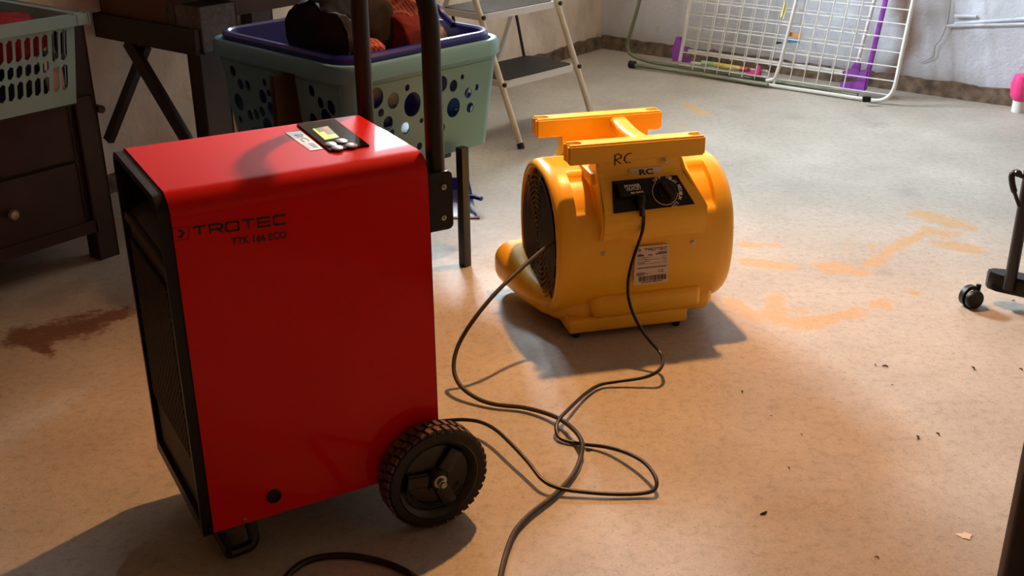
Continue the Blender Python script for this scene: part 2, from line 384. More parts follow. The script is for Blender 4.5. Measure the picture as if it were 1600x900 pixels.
def wall(name, fr, length, holes, m, fine=None, thick=.25):
    # fr(s, depth, z): frame with depth growing into the room; a slab of thickness behind depth 0
    bm = bmesh.new()
    xs = sorted({0.0, length, *[h[0] for h in holes], *[h[1] for h in holes]}); zs = sorted({0.0, ROOM_H, *[h[2] for h in holes], *[h[3] for h in holes]})
    if fine:
        a, b_, zt, st = fine; k = a
        while k <= b_: xs.append(round(k, 4)); k += st
        k = st
        while k <= zt: zs.append(round(k, 4)); k += st
        xs = sorted(set(xs)); zs = sorted(set(zs))
    def inhole(x, z): return any(h[0] < x < h[1] and h[2] < z < h[3] for h in holes)
    cache = {}
    def V(x, z, s):
        k = (x, z, s)
        if k not in cache:
            dep = 0.0
            if fine and s == 0 and fine[0] < x < fine[1] and 0 < z < fine[2]:
                p = fr(x, 0, z); dep = .012 * (noise.fractal(p * 3.0, 1, 2, 4)) + .004 * noise.noise(p * 17)
                dep = max(dep, -.02)
            cache[k] = bm.verts.new(fr(x, dep if s == 0 else -thick, z))
        return cache[k]
    for i in range(len(xs) - 1):
        for j in range(len(zs) - 1):
            x0, x1, z0, z1 = xs[i], xs[i + 1], zs[j], zs[j + 1]
            if inhole((x0 + x1) / 2, (z0 + z1) / 2): continue
            for s in (0, 1): bm.faces.new((V(x0, z0, s), V(x1, z0, s), V(x1, z1, s), V(x0, z1, s)))
    be = [e for e in bm.edges if len(e.link_faces) == 1]
    fr0 = [e for e in be if all((any(v is cv for cv in [cache[k] for k in cache if k[2] == 0])) for v in e.verts)] if len(be) < 60 else []
    for h in holes:
        for (xa, za), (xb, zb) in (((h[0], h[2]), (h[1], h[2])), ((h[1], h[2]), (h[1], h[3])), ((h[1], h[3]), (h[0], h[3])), ((h[0], h[3]), (h[0], h[2]))):
            vs = [bm.verts.new(fr(xa, 0, za)), bm.verts.new(fr(xb, 0, zb)), bm.verts.new(fr(xb, -thick, zb)), bm.verts.new(fr(xa, -thick, za))]; bm.faces.new(vs)
    return obj(name, bm, m, kind='structure')
wl = wall('wall_left', lambda s, d, z: LW(s, d, z), ROOM_L, [WIN], m_wallL, fine=(0.0, 4.2, .9, .05), thick=.33)
wr = wall('wall_right', lambda s, d, z: RW(s, d, z), ROOM_W, [], m_wallR, fine=(0.0, 2.6, .7, .04))
at = wr.data.attributes.new('run_stain', 'FLOAT', 'POINT'); vals = []
for v in wr.data.vertices:
    d = (v.co - COR).dot(D2); z = v.co.z
    s = math.exp(-((d - 1.70 + .03 * math.sin(z * 20)) / .05) ** 2) * 1.0 + .55 * math.exp(-((d - 1.77) / .1) ** 2 - ((z - .36) / .06) ** 2) + .3 * math.exp(-((z - .06) / .05) ** 2) * (1 if d < 2 else .3)
    s += .25 * math.exp(-((d - 2.0) / .15) ** 2 - ((z - .28) / .06) ** 2)
    vals.append(min(1, s) * (1 if v.co.z < .7 else 0))
at.data.foreach_set('value', vals)
m_dim = mat('grey_plaster', srgb(180, 132, 90), .9, var=.3, vscale=9, bump=.5, bscale=12)
wall('wall_front', lambda s, d, z: COR + D1 * (ROOM_L - d) + D2 * s + UZ * z, ROOM_W, [], m_dim)
wall('wall_back', lambda s, d, z: COR + D2 * (ROOM_W - d) + D1 * s + UZ * z, ROOM_L, [], m_dim)
bm = bmesh.new(); e = .25
loft(bm, [[RW(-e, -e, z), RW(ROOM_W + e, -e, z), RW(ROOM_W + e, ROOM_L + e, z), RW(-e, ROOM_L + e, z)] for z in (ROOM_H, ROOM_H + .2)])
obj('ceiling', bm, m_ceil, kind='structure', smooth=False)
# bare concrete strip where the plaster stops
m_strip = mat('bare_concrete_footing', srgb(128, 108, 88), .9, var=.65, vscale=24, bump=.8, bscale=40)
def plinth(name, fr, a, b_, h0):
    bm = bmesh.new(); n = int((b_ - a) / .03); rows = []
    for i in range(n + 1):
        s = a + (b_ - a) * i / n; p = fr(s, 0, 0)
        h = h0 + .012 * noise.noise(p * 6) + .008 * noise.noise(p * 23); dp = .020 + .006 * noise.noise(p * 9 + UZ); dp2 = dp + .012 + .008 * noise.noise(p * 15)
        rows.append([bm.verts.new(fr(s, -.02, h + .002)), bm.verts.new(fr(s, dp, h)), bm.verts.new(fr(s, dp + .004 + .006 * noise.noise(p * 31), h * .5)), bm.verts.new(fr(s, dp2, -.002))])
    for r0, r1 in zip(rows, rows[1:]):
        for k in range(3): bm.faces.new((r0[k], r1[k], r1[k + 1], r0[k + 1]))
    return obj(name, bm, m_strip, kind='structure')
plinth('baseboard_right', lambda s, d, z: RW(s, d, z), .02, ROOM_W - .1, .066)
plinth('baseboard_left', lambda s, d, z: LW(s, d, z), .02, ROOM_L - .1, .058)
# cables buried under the paint on the right wall
for k, (a, b_) in enumerate((((1492, 37), (1600, 30)), ((1480, 40), (1598, 38)), ((1492, 25), (1526, 26)))):
    bm = bmesh.new(); p = PP(*a, COR, N2); q = PP(*b_, COR, N2); q = q + (q - p) * (1.2 if k < 2 else 0)
    tube(bm, smooth_path([p + N2 * .004, (p + q) / 2 + N2 * .008 + UZ * .002, q + N2 * .006]), .007, 8)
    obj('trim_%d' % (k + 1), bm, m_wallR, kind='structure')
m_crack = mat('crack_shadowless_grit', srgb(120, 112, 104), .95)
bm = bmesh.new()
pts = [(1486, 0), (1484, 22), (1480, 40), (1470, 62), (1462, 72), (1459, 88), (1440, 98)]
P_ = [PP(x, y, COR, N2) + N2 * .0075 for x, y in pts]
tube(bm, smooth_path(P_, 4), .0014, 5); obj('trim_4', bm, m_crack, kind='structure')
# window
m_glass = bpy.data.materials.new('window_glass'); m_glass.use_nodes = True
gb = m_glass.node_tree.nodes['Principled BSDF']; gb.inputs['Transmission Weight'].default_value = 1; gb.inputs['Roughness'].default_value = 0.0; gb.inputs['IOR'].default_value = 1.0
bm = bmesh.new(); t0, t1, z0, z1 = WIN
for a, b_ in (((t0, z0), (t1, z0)), ((t1, z0), (t1, z1)), ((t1, z1), (t0, z1)), ((t0, z1), (t0, z0)), (((t0 + t1) / 2, z0), ((t0 + t1) / 2, z1))):
    bar(bm, LW(a[0], -.05, a[1]), LW(b_[0], -.05, b_[1]), .04, .04, N1)
obj('window_1', bm, m_white, kind='structure', smooth=False)
# bulb and holder
lt = thing('ceiling_lamp', 'warm reflector lamp hanging from the ceiling', 'lamp', (LAMP.x, LAMP.y, ROOM_H))
hp = LAMP - AIM * .13 - lt.location
bm = bmesh.new(); lathe(bm, [(0, -.001), (.045, -.001), (.045, -.02), (0, -.02)], (0, 0, 0), UZ, 24); tube(bm, [(0, 0, -.01), hp], .006, 8); obj('lamp_stem', bm, m_black, lt)
bm = bmesh.new(); lathe(bm, [(0, -.06), (.022, -.06), (.024, .0), (.05, .03), (.085, .10), (.087, .10), (.052, .028), (.026, -.002)], hp, AIM, 32); obj('lamp_shade', bm, m_black, lt)
m_bulb = bpy.data.materials.new('lit_bulb'); m_bulb.use_nodes = True
q = m_bulb.node_tree.nodes['Principled BSDF']; q.inputs['Emission Color'].default_value = (1, .5, .2, 1); q.inputs['Emission Strength'].default_value = 8
bm = bmesh.new(); lathe(bm, [(.013, .0), (.015, .02), (.030, .05), (.030, .07), (.014, .085), (0, .09)], hp, AIM, 20); obj('bulb', bm, m_bulb, lt)

# ------------------------------------------------------------------ yellow blower
BO = (0.154, 2.577, 0); BA = 0.24; B = L(BO, BA)
fan = thing('floor_blower', 'yellow plastic floor blower with black side grille and twin carry bars on the concrete', 'blower', BO, BA)
UC0, UC1 = -.041, .430; CN, CZ, RA, RB = .190, .229, .192, .198
def drum_ring(u, s, dn=0.0, n=120):
    out = []
    for k in range(n):
        a = 2 * math.pi * k / n; ca, sa = math.cos(a), math.sin(a); ex = 2 / 2.35
        x = math.copysign(abs(ca) ** ex, ca); y = math.copysign(abs(sa) ** ex, sa)
        rr = s
        # recesses either side of the control box: front upper quarter (ca<0, sa>0)
        ang = math.degrees(math.atan2(sa, -ca))
        for ua, ub in ((.012, .062), (.330, .377)):
            if ua <= u <= ub and 26 < ang < 72: rr -= .075 * min(1, (ang - 26) / 6, (72 - ang) / 6)
        out.append((u, CN + dn + x * RA * rr, CZ + y * RB * rr))
    return out
bm = bmesh.new()
us = [(UC0 + .020, .885), (UC0 + .003, .892), (UC0, .905), (UC0, .93), (UC0 + .005, .965), (UC0 + .014, .988), (UC0 + .030, 1.0), (.005, 1.0), (.011, 1.0), (.013, 1.0), (.022, 1.0), (.052, 1.0), (.061, 1.0), (.063, 1.0), (.1, 1), (.2, 1), (.32, 1), (.329, 1), (.331, 1), (.34, 1), (.37, 1), (.376, 1), (.379, 1), (.385, 1.0), (.405, .995), (.418, .975), (.427, .945), (UC1, .91), (.426, .89), (.41, .885)]
loft(bm, [drum_ring(u, s) for u, s in us], False, False)
# outlet duct under and behind the drum, flaring past the side
def sec(n, u0, u1, z0, z1, r): return [(x, n, z) for x, z in rrect(u0, u1, z0, z1, r, 6)]
loft(bm, [sec(.035, .03, .38, .045, .085, .018), sec(.05, .002, .395, .034, .11, .03), sec(.09, -.031, .405, .026, .105, .035), sec(.15, -.059, .415, .022, .10, .038), sec(.23, -.083, .425, .02, .105, .041), sec(.31, -.103, .44, .02, .128, .048), sec(.36, -.113, .455, .02, .142, .052), sec(.385, -.113, .455, .02, .146, .05), sec(.392, -.105, .448, .028, .138, .044)])
box(bm, (.055, .010, .052), (.352, .16, .118), .02, 4)           # lower front bulge
body = obj('housing', bm, m_yellow, fan, angle=50)
bm = bmesh.new(); box(bm, (-.004, .018, .016), (.318, .37, .056), .008, 3); obj('base', bm, m_yellow, fan)
# control box: sloped face on top of a short lip
bm = bmesh.new()
prof = [(-.004, .268, .066, .338), (-.016, .292, .066, .345), (-.016, .348, .066, .345), (.036, .430, .064, .292), (.036, .47, .064, .285), (.078, .47, .064, .285), (.14, .40, .066, .30), (.14, .268, .066, .338)]
vl = [bm.verts.new((u0, n, z)) for n, z, u0, u1 in prof]; vr = [bm.verts.new((u1, n, z)) for n, z, u0, u1 in prof]
k_ = len(prof)
for i in range(k_): bm.faces.new((vl[i], vl[(i + 1) % k_], vr[(i + 1) % k_], vr[i]))
bm.faces.new(vl[::-1]); bm.faces.new(vr)
bmesh.ops.bevel(bm, geom=list(bm.edges), offset=.006, segments=3, affect='EDGES')
obj('control_box', bm, m_yellow, fan)
def notched_bar(u0, u1, n0, n1, z0, z1):
    sl, sd = .017, .034; nm = (n0 + n1) / 2
    def slot(u, s): return [(u, nm + s * sl / 2), (u - s * 0, nm)]
    out = [(u0, n0), (u1, n0), (u1, nm - sl / 2)]
    for k in range(7): a = -math.pi / 2 + math.pi * k / 6; out.append((u1 - sd + sl / 2 - math.cos(a) * sl / 2, nm + math.sin(a) * sl / 2))
    out += [(u1, nm + sl / 2), (u1, n1), (u0, n1), (u0, nm + sl / 2)]
    for k in range(7): a = math.pi / 2 - math.pi * k / 6; out.append((u0 + sd - sl / 2 + math.cos(a) * sl / 2, nm + math.sin(a) * sl / 2))
    out += [(u0, nm - sl / 2)]
    bm = bmesh.new(); fb = bm.faces.new([bm.verts.new((a, b_, z0)) for a, b_ in out])
    r = bmesh.ops.extrude_face_region(bm, geom=[fb]); vs = [g for g in r['geom'] if isinstance(g, bmesh.types.BMVert)]
    for v in vs: v.co.z = z1
    bmesh.ops.recalc_face_normals(bm, faces=bm.faces)
    es = [e_ for e_ in bm.edges if len(e_.link_faces) == 2 and e_.calc_face_angle(0) > .7]
    bmesh.ops.bevel(bm, geom=es, offset=.0045, segments=3, affect='EDGES', clamp_overlap=True)
    return bm
def neck(bm, u0, u1, n0, n1):
    loft(bm, [[(u0 - .02, n0 - .004, .38), (u1 + .015, n0 - .004, .38), (u1 + .015, n1, .38), (u0 - .02, n1, .38)],
              [(u0, n0, .42), (u1, n0, .42), (u1, n1, .42), (u0, n1, .42)],
              [(u0, n0, .475), (u1, n0, .475), (u1, n1, .475), (u0, n1, .475)]])
bm = notched_bar(-.008, .345, .030, .078, .462, .512)
obj('carry_bar', bm, m_yellow, fan)
bm = notched_bar(-.019, .328, .285, .333, .462, .512); bb = obj('carry_bar', bm, m_yellow, fan)
bm = bmesh.new(); neck(bm, .052, .29, .288, .33); box(bm, (.055, .05, .40), (.30, .33, .432), .006); obj('bar_neck', bm, m_yellow, fan)
bm = bmesh.new()
rs = []
for k in range(9):
    n = .07 + .225 * k / 8; z = .507 - .010 * math.sin(math.pi * k / 8)
    rs.append([(x, n, z_) for x, z_ in rrect(.182 - .0002 * k, .228, z - .034, z, .012, 4)])
loft(bm, rs); obj('cross_handle', bm, m_yellow, fan)
# intake grille: rings and spokes over a dark mouth
for uc, sgn in ((UC0, -1), (UC1, 1)):
    bm = bmesh.new()
    C0 = Vector((uc + .001 * -sgn, CN, CZ))
    for k in range(12):
        r_ = .016 + k * .0132
        tube(bm, [C0 + Vector((0, math.cos(t_) * r_ * .96, math.sin(t_) * r_)) for t_ in [2 * math.pi * j / 44 for j in range(44)]], .0020, 5, closed=True)
    g = obj('grille_rings', bm, m_grille, fan, kind='stuff')
    bm = bmesh.new()
    for k in range(6):
        a = math.pi * k / 6 + .3; v = Vector((0, math.cos(a) * .96, math.sin(a))) * .176
        tube(bm, [C0 - v + Vector((.004 * -sgn, 0, 0)), C0 + v + Vector((.004 * -sgn, 0, 0))], .0022, 5)
    obj('grille_spokes', bm, m_grille, fan, kind='stuff')
    bm = bmesh.new(); lathe(bm, [(0, 0), (.03, 0), (.03, .012), (.0, .014)], C0 + Vector((-sgn * .03, 0, 0)), (sgn, 0, 0), 20)
    for k in range(24):
        a = 2 * math.pi * k / 24; d_ = Vector((0, math.cos(a), math.sin(a))); e_ = Vector((0, -math.sin(a), math.cos(a)))
        p = C0 + Vector((-sgn * .05, 0, 0)); bar(bm, p + d_ * .10, p + d_ * .155 + e_ * .02, .04, .003, Vector((1, 0, 0)))
    obj('impeller', bm, m_dark, fan, kind='stuff')
    bm = bmesh.new(); lathe(bm, [(0, 0), (.172, 0), (.176, .03)], C0 + Vector((-sgn * .075, 0, 0)), (sgn, 0, 0), 48); obj('grille_back', bm, m_dark, fan)
    bm = bmesh.new(); box(bm, (uc - sgn * .04 - .03, CN - .15, CZ - .15), (uc - sgn * .04 + .03, CN + .15, CZ + .15)); bm.free()
# control panel
PB = Vector((0, -.016, .348)); PT = Vector((0, .036, .430)); pn = Vector((0, -(PT.z - PB.z), (PT.y - PB.y))).normalized()
def CPt(px, py, lift=0.0):       # point on the sloped face in blower coordinates
    Rm = Matrix.Rotation(BA, 3, 'Z'); wp = B.w(*PB); wn = Rm @ pn
    return B(PP(px, py, wp + wn * lift, wn))
panel_q = [CPt(958.5, 334), CPt(1085, 319), CPt(1057, 274), CPt(956, 284)]
bm = slab(panel_q, .003, 0.0004); panel = obj('control_panel', bm, m_black, fan, smooth=False, label='black control plate with white lettering')
bm = bmesh.new()
for x, y in ((961, 287), (1052, 278), (1079, 317), (962, 330), (1006, 281)):
    bm = bmesh.new(); c_ = CPt(x, y, .003); lathe(bm, [(.0045, 0), (.004, .002), (0, .0025)], c_, pn, 12); obj('screw', bm, mat('dark_screw', srgb(40, 34, 32), .4, .6), panel)
# outlet cover
oq0 = [CPt(963, 311), CPt(1014, 305), CPt(1009, 282), CPt(961, 287)]
oq1 = [CPt(970, 309, .022), CPt(1018, 302, .022), CPt(1010, 281, .022), CPt(963, 286, .022)]
bm = bmesh.new(); loft(bm, [oq0, oq1]); bmesh.ops.bevel(bm, geom=list(bm.edges), offset=.002, segments=2, affect='EDGES'); obj('outlet_cover', bm, m_black, fan)
bm = bmesh.new()
for t_, sb in (('POWER', (.22, .58, .74, .80)), ('OUTLET', (.25, .38, .74, .56)), ('8A MAX.', (.36, .14, .78, .28))): join(bm, onquad(text_mesh(t_, .03), oq1, .0006, sb))
obj('lettering', bm, m_whiteink, panel, smooth=False)
# dial
dc = CPt(1039, 300, .003); bm = bmesh.new(); lathe(bm, [(.030, 0), (.029, .004), (.022, .006), (.021, .012), (0, .013)], dc, pn, 32)
ex = (CPt(1050, 299, .003) - dc).normalized(); ey = pn.cross(ex)
bar(bm, dc + (ex * -.012 + ey * .024) + pn * .014, dc + (ex * .012 - ey * .022) + pn * .014, .012, .014, pn, .002)
obj('dial_knob', bm, m_black, fan)
def arc_pts(c_, r_, a0, a1, n, up_=0): return [c_ + (ex * math.cos(math.radians(a0 + (a1 - a0) * k / n)) + ey * math.sin(math.radians(a0 + (a1 - a0) * k / n))) * r_ + pn * up_ for k in range(n + 1)]
bm = bmesh.new(); tube(bm, arc_pts(dc, .0325, 130, 350, 24, .0008), .0011, 5)
def arc_text(bm, txt, a0, a1, r_, h):
    for i, ch in enumerate(txt):
        a = math.radians(a0 + (a1 - a0) * (i + .5) / len(txt)); rad = ex * math.cos(a) + ey * math.sin(a); tan = ex * math.sin(a) - ey * math.cos(a)
        wd = h * .72; p = dc + rad * r_ - tan * wd / 2; join(bm, onquad(text_mesh(ch, .02), [p, p + tan * wd, p + tan * wd + rad * h, p + rad * h], .0007))
arc_text(bm, 'OFF', 132, 96, .034, .009); arc_text(bm, 'HIGH', 78, 32, .034, .009); arc_text(bm, 'MEDIUM', 22, -32, .036, .009); arc_text(bm, 'LOW', -46, -74, .036, .009)
obj('dial_marks', bm, m_whiteink, panel)
# labels and marks on the blower
def sticker(name, q, parent, m=m_label, th=.0006, lift=.0006): return obj(name, slab(q, th, lift), m, parent, smooth=False)
lp = lambda px, py, n: B.px(px, py, n=n)
n_lab = .0
lq = [lp(990, 446, n_lab - .0085), lp(1043, 440, n_lab - .0085), lp(1045, 381, n_lab - .0085), lp(993, 386, n_lab - .0085)]
rat = sticker('rating_label', lq, fan)
rat['label'] = 'white rating label with small print and bar code'
bm = bmesh.new(); join(bm, onquad(trotec(), lq, .002, (.26, .87, .95, .945))); join(bm, onquad(chevron(), lq, .002, (.08, .87, .17, .945)))
for k, (y, a, b_, h) in enumerate([(.80, .68, .95, .022), (.765, .60, .95, .02), (.79, .06, .20, .015), (.75, .06, .26, .03), (.755, .38, .52, .02), (.70, .06, .5, .008), (.70, .8, .95, .008), (.655, .06, .35, .008), (.64, .3, .70, .008), (.65, .78, .95, .008), (.60, .06, .45, .008), (.60, .85, .95, .008), (.56, .06, .3, .008), (.54, .1, .75, .006), (.54, .82, .95, .01), (.43, .06, .95, .018), (.30, .06, .30, .015), (.275, .06, .42, .012), (.25, .06, .28, .012)]): qrect(bm, lq, (a, y, b_, y + h), .002)
join(bm, onquad(text_mesh('CE', .0), lq, .002, (.70, .29, .86, .36)))
rnd = random.Random(3); x = .14
while x < .93:
    wd = rnd.choice((.010, .016, .026)); qrect(bm, lq, (x, .085 if rnd.random() > .12 else .04, x + wd, .225), .002); x += wd + rnd.choice((.008, .014, .022))
for k in range(9): qrect(bm, lq, (.22 + k * .07, .045, .26 + k * .07, .07), .002)
obj('lettering', bm, m_ink, rat, smooth=False)
rq = [CPt(985, 281, 0), CPt(1035, 275, 0), CPt(1031, 259, 0), CPt(981, 265, 0)]
nb = .034
rq = [lp(984, 278, nb), lp(1035, 273, nb), lp(1032, 260, nb), lp(983, 264, nb)]
rl = sticker('name_label', rq, fan); bm = bmesh.new(); join(bm, onquad(text_mesh('RC', .035), rq, .0018, (.30, .22, .74, .88))); qrect(bm, rq, (.33, .08, .74, .11), .0018)
obj('lettering', bm, m_ink, rl, smooth=False); rl['label'] = 'paper label reading RC'
hq = [lp(958, 259, .0295), lp(988, 256, .0295), lp(988, 239, .0295), lp(958, 241, .0295)]
bm = onquad(stroke_mesh([[(.08, 0), (.10, .9)], [(.04, .85), (.25, 1), (.42, .85), (.40, .62), (.12, .48), (.2, .4), (.42, .08)], [(.98, .95), (.80, .98), (.62, .72), (.58, .4), (.68, .16), (.92, .14)]], .075), hq, .0006)
obj('handwriting', bm, m_marker, fan, smooth=False)
for x, y, n in ((1039, 251, .029), (942, 396, -.001), (1082, 379, -.001)):
    bm = bmesh.new(); lathe(bm, [(.0065, 0), (.0065, .002), (.003, .003), (.003, .0015), (0, .0015)], lp(x, y, n), (0, -1, 0), 14); obj('rivet', bm, m_steel, fan)
# cable gland on the side of the control box
gp = B.px(928, 353, n=.03)
bm = bmesh.new(); lathe(bm, [(.008, .03), (.009, .026), (.014, .024), (.016, .012), (.016, 0), (.012, 0)], gp + Vector((.012, 0, 0)), (-1, -.15, 0), 8); obj('cable_gland', bm, m_black, fan)
bm = bmesh.new(); lathe(bm, [(.017, 0), (.017, .006), (.010, .007)], gp + Vector((.018, 0, 0)), (-1, -.15, 0), 8); obj('gland_nut', bm, m_steel, fan)
for u_, n_ in ((.02, .04), (.295, .04), (.02, .34), (.295, .34)):
    bm = bmesh.new(); lathe(bm, [(0, 0), (.010, 0), (.012, .018), (0, .018)], (u_, n_, 0), UZ, 14); obj('rubber_foot', bm, m_tyre, fan)

# ------------------------------------------------------------------ red dehumidifier
DO = (-0.143, 1.8552, 0); DA = 0.5095; D = L(DO, DA)
DW, DD, DZ0, DZ1 = .457, .343, .10, .72
deh = thing('dehumidifier', 'red wheeled dehumidifier with black end panels and tall black push handle', 'dehumidifier', DO, DA)
RS = .040
def shell_prof(inset=0.0, bot=DZ0):
    out = [(inset, bot)]
    for k in range(9):
        a = math.pi - (math.pi / 2) * k / 8; out.append((RS + math.cos(a) * (RS - inset), DZ1 - RS + math.sin(a) * (RS - inset)))
    for k in range(9):
        a = math.pi / 2 - (math.pi / 2) * k / 8; out.append((DD - RS + math.cos(a) * (RS - inset), DZ1 - RS + math.sin(a) * (RS - inset)))
    out.append((DD - inset, bot)); return out
bm = bmesh.new(); UL, UR = -DW + .018, 0.0
loft(bm, [[(u, n, z) for n, z in shell_prof(i_)] for u, i_ in ((UL, .003), (UL, 0), (UR, 0), (UR, .003))], False, False, closed=False)
r0 = [(UL, n, z) for n, z in shell_prof(.003)]; r1 = [(UR, n, z) for n, z in shell_prof(.003)]
obj('casing', bm, m_red, deh, label='red lacquered casing bent over the top')
# black end frames and panels
m_endpanel = mat('grey_brown_end_panel', srgb(64, 52, 38), .6, var=.1)
for side, ua, ub in (('l', -DW, UL), ('r', UR, UR + .003)):
    bm = bmesh.new(); o_ = shell_prof(.0035, DZ0 - .004); i_ = shell_prof(.016, DZ0 + .02)
    rings = [[(ua, n, z) for n, z in o_], [(ub, n, z) for n, z in o_]]
    vi = [[(ub, n, z) for n, z in i_], [(ua, n, z) for n, z in i_]]
    loft(bm, [rings[0], rings[1], vi[0], vi[1], rings[0]], False, False, closed=False)
    box(bm, (ua, .0035, DZ0 - .004), (ub, DD - .0035, DZ0 + .022)); obj('end_frame', bm, m_black, deh)
bm = bmesh.new(); box(bm, (-DW + .010, .014, DZ0 + .01), (-DW + .016, DD - .014, .60)); box(bm, (UR - .02, .014, DZ0), (UR - .002, DD - .014, DZ1 - .02)); box(bm, (UL, .006, DZ0 - .002), (UR, DD - .006, DZ0 + .004)); obj('end_panel', bm, m_endpanel, deh, smooth=False)
# grip recess at the top of the end panel
bm = bmesh.new()
loft(bm, [[(-DW + .008, .02, .60), (-DW + .008, DD - .02, .60)], [(-DW + .06, .03, .63), (-DW + .06, DD - .03, .63)], [(-DW + .06, .03, .70), (-DW + .06, DD - .03, .70)], [(-DW + .012, .02, .707), (-DW + .012, DD - .02, .707)]], False, False, closed=False)
box(bm, (-DW + .002, .02, .585), (-DW + .014, DD - .02, .603), .003); obj('grip_recess', bm, m_endpanel, deh)
bm = bmesh.new(); box(bm, (-DW + .006, .035, .24), (-DW + .0095, .30, .555)); gr = obj('air_grille', bm, m_black, deh, smooth=False)
bm = bmesh.new()
gx = -DW + .004
for sg in (1, -1):
    for k in range(-26, 40):
        # diagonal bars clipped to the grille rectangle
        n0, n1, z0_, z1_ = .035, .30, .24, .555; k0 = k * .0165
        pts = []
        for n in (n0, n1):
            z = z0_ + k0 + sg * (n - n0) * 1.0
            pts.append((n, z))
        (na, za), (nb_, zb_) = pts
        def clip(na, za, nb_, zb_):
            if za == zb_: return None
            ts = [0.0, 1.0]
            for zz in (z0_, z1_):
                t_ = (zz - za) / (zb_ - za); ts.append(t_)
            lo = max(0, min(ts[2], ts[3])); hi = min(1, max(ts[2], ts[3]))
            if hi - lo < .02: return None
            return (na + (nb_ - na) * lo, za + (zb_ - za) * lo, na + (nb_ - na) * hi, za + (zb_ - za) * hi)
        c_ = clip(na, za, nb_, zb_)
        if c_: bar(bm, (gx - (.0005 if sg > 0 else 0), c_[0], c_[1]), (gx - (.0005 if sg > 0 else 0), c_[2], c_[3]), .0042, .0035, Vector((1, 0, 0)))
obj('grille_mesh', bm, m_endpanel, gr, smooth=False, kind='stuff')
bm = bmesh.new(); loft(bm, [[(u_, n, max(z, .58)) for n, z in shell_prof(.004, .58)] for u_ in (-DW + .017, -DW + .066)], False, True); obj('recess_lining', bm, m_dark, deh, smooth=False)
# plug hole, small screw
fp = lambda px, py, n=0.0: D.px(px, py, n=n)
bm = bmesh.new(); lathe(bm, [(.0135, 0), (.0135, .0025), (.010, .003), (.009, .001), (0, .001)], fp(428, 775), (0, -1, 0), 24); obj('blanking_plug', bm, m_black, deh)
bm = bmesh.new(); lathe(bm, [(.004, 0), (.003, .002), (0, .0025)], fp(383, 812), (0, -1, 0), 12); obj('casing_screw', bm, m_steel, deh)
# front lettering
q = [fp(301, 371), fp(446, 353), fp(446, 331), fp(300, 353)]
q = [fp(303, 371), fp(447, 351), fp(446, 333), fp(301, 353)]
bm = onquad(trotec(), q, .0008); obj('brand_lettering', bm, m_inkred if False else m_ink, deh, smooth=False)
q = [fp(362, 384), fp(448, 373), fp(447, 357), fp(361, 368)]
bm = onquad(text_mesh('TTK 166 ECO', .02), q, .0008, (0, .05, 1, .8)); obj('model_lettering', bm, m_ink, deh, smooth=False)
q = [fp(271, 377), fp(296, 373), fp(295, 353), fp(269, 356)]
bm = bmesh.new(); f4 = .03
for sb in ((0, 0, 1, f4), (0, 1 - f4, 1, 1), (0, 0, f4, 1), (1 - f4, 0, 1, 1)): qrect(bm, q, sb)
logo = obj('logo_frame', bm, m_inkred, deh, smooth=False)
bm = onquad(chevron(), q, .0009, (.32, .18, .75, .82)); obj('logo_chevron', bm, m_ink, logo, smooth=False)
# display on top
tz = DZ1
tp = lambda px, py, dz=0.0: D.px(px, py, z=tz + dz)
dq = [tp(516, 238), tp(577, 229), tp(523, 188), tp(464, 196)]
dsp = obj('control_display', slab(dq, .003, .0003), m_display, deh, smooth=False, label='black display with lit screen and four grey keys')
m_scr = bpy.data.materials.new('lit_colour_screen'); m_scr.use_nodes = True
nt = m_scr.node_tree; pb = nt.nodes['Principled BSDF']; pb.inputs['Roughness'].default_value = .2
at_ = nt.nodes.new('ShaderNodeAttribute'); at_.attribute_name = 'Col'; nt.links.new(at_.outputs[0], pb.inputs['Emission Color']); nt.links.new(at_.outputs[0], pb.inputs['Base Color']); pb.inputs['Emission Strength'].default_value = .75
sq = [tp(508, 219, .003), tp(530, 215, .003), tp(512, 197, .003), tp(488, 202, .003)]
bm = bmesh.new(); cl = bm.loops.layers.float_color.new('Col')
for (a, b_, c_, d_), colr in (((0, 0, 1, 1), srgb(105, 115, 55)), ((0, 0, .14, 1), srgb(200, 215, 90)), ((.14, 0, 1, .3), srgb(190, 205, 70)), ((.14, .3, .45, .62), srgb(215, 215, 80)), ((.62, .72, .9, .95), srgb(225, 90, 110))):
    n0 = len(bm.faces); qrect(bm, sq, (a, b_, c_, d_), .0005 + .0003 * (n0 > 0)); bm.faces.ensure_lookup_table()
    for lp_ in bm.faces[n0].loops: lp_[cl] = (*colr, 1)
scr = obj('screen', bm, m_scr, dsp, smooth=False)
m_key = mat('grey_rubber_key', srgb(120, 112, 108), .4)
for x, y in ((517, 226.5), (534, 221.5), (527, 232), (549, 228)):
    c_ = tp(x, y, .003); bm = bmesh.new()
    e1 = (tp(x + 9, y - 1.2, .003) - c_); e2 = (tp(x + 4, y + 3.5, .003) - c_)
    loft(bm, [[c_ + (e1 * math.cos(t_) + e2 * math.sin(t_)) * s_ + UZ * hh for t_ in [2 * math.pi * k / 16 for k in range(16)]] for s_, hh in ((1, 0), (.95, .002), (.7, .003))])
    obj('key', bm, m_key, dsp)
sq2 = [tp(485, 236), tp(505, 233), tp(470, 205), tp(446, 208)]
st = sticker('name_sticker', sq2, deh, mat('cream_sticker', srgb(235, 215, 175), .5), .0004, .0004); st['label'] = 'cream sticker reading RC beside the display'
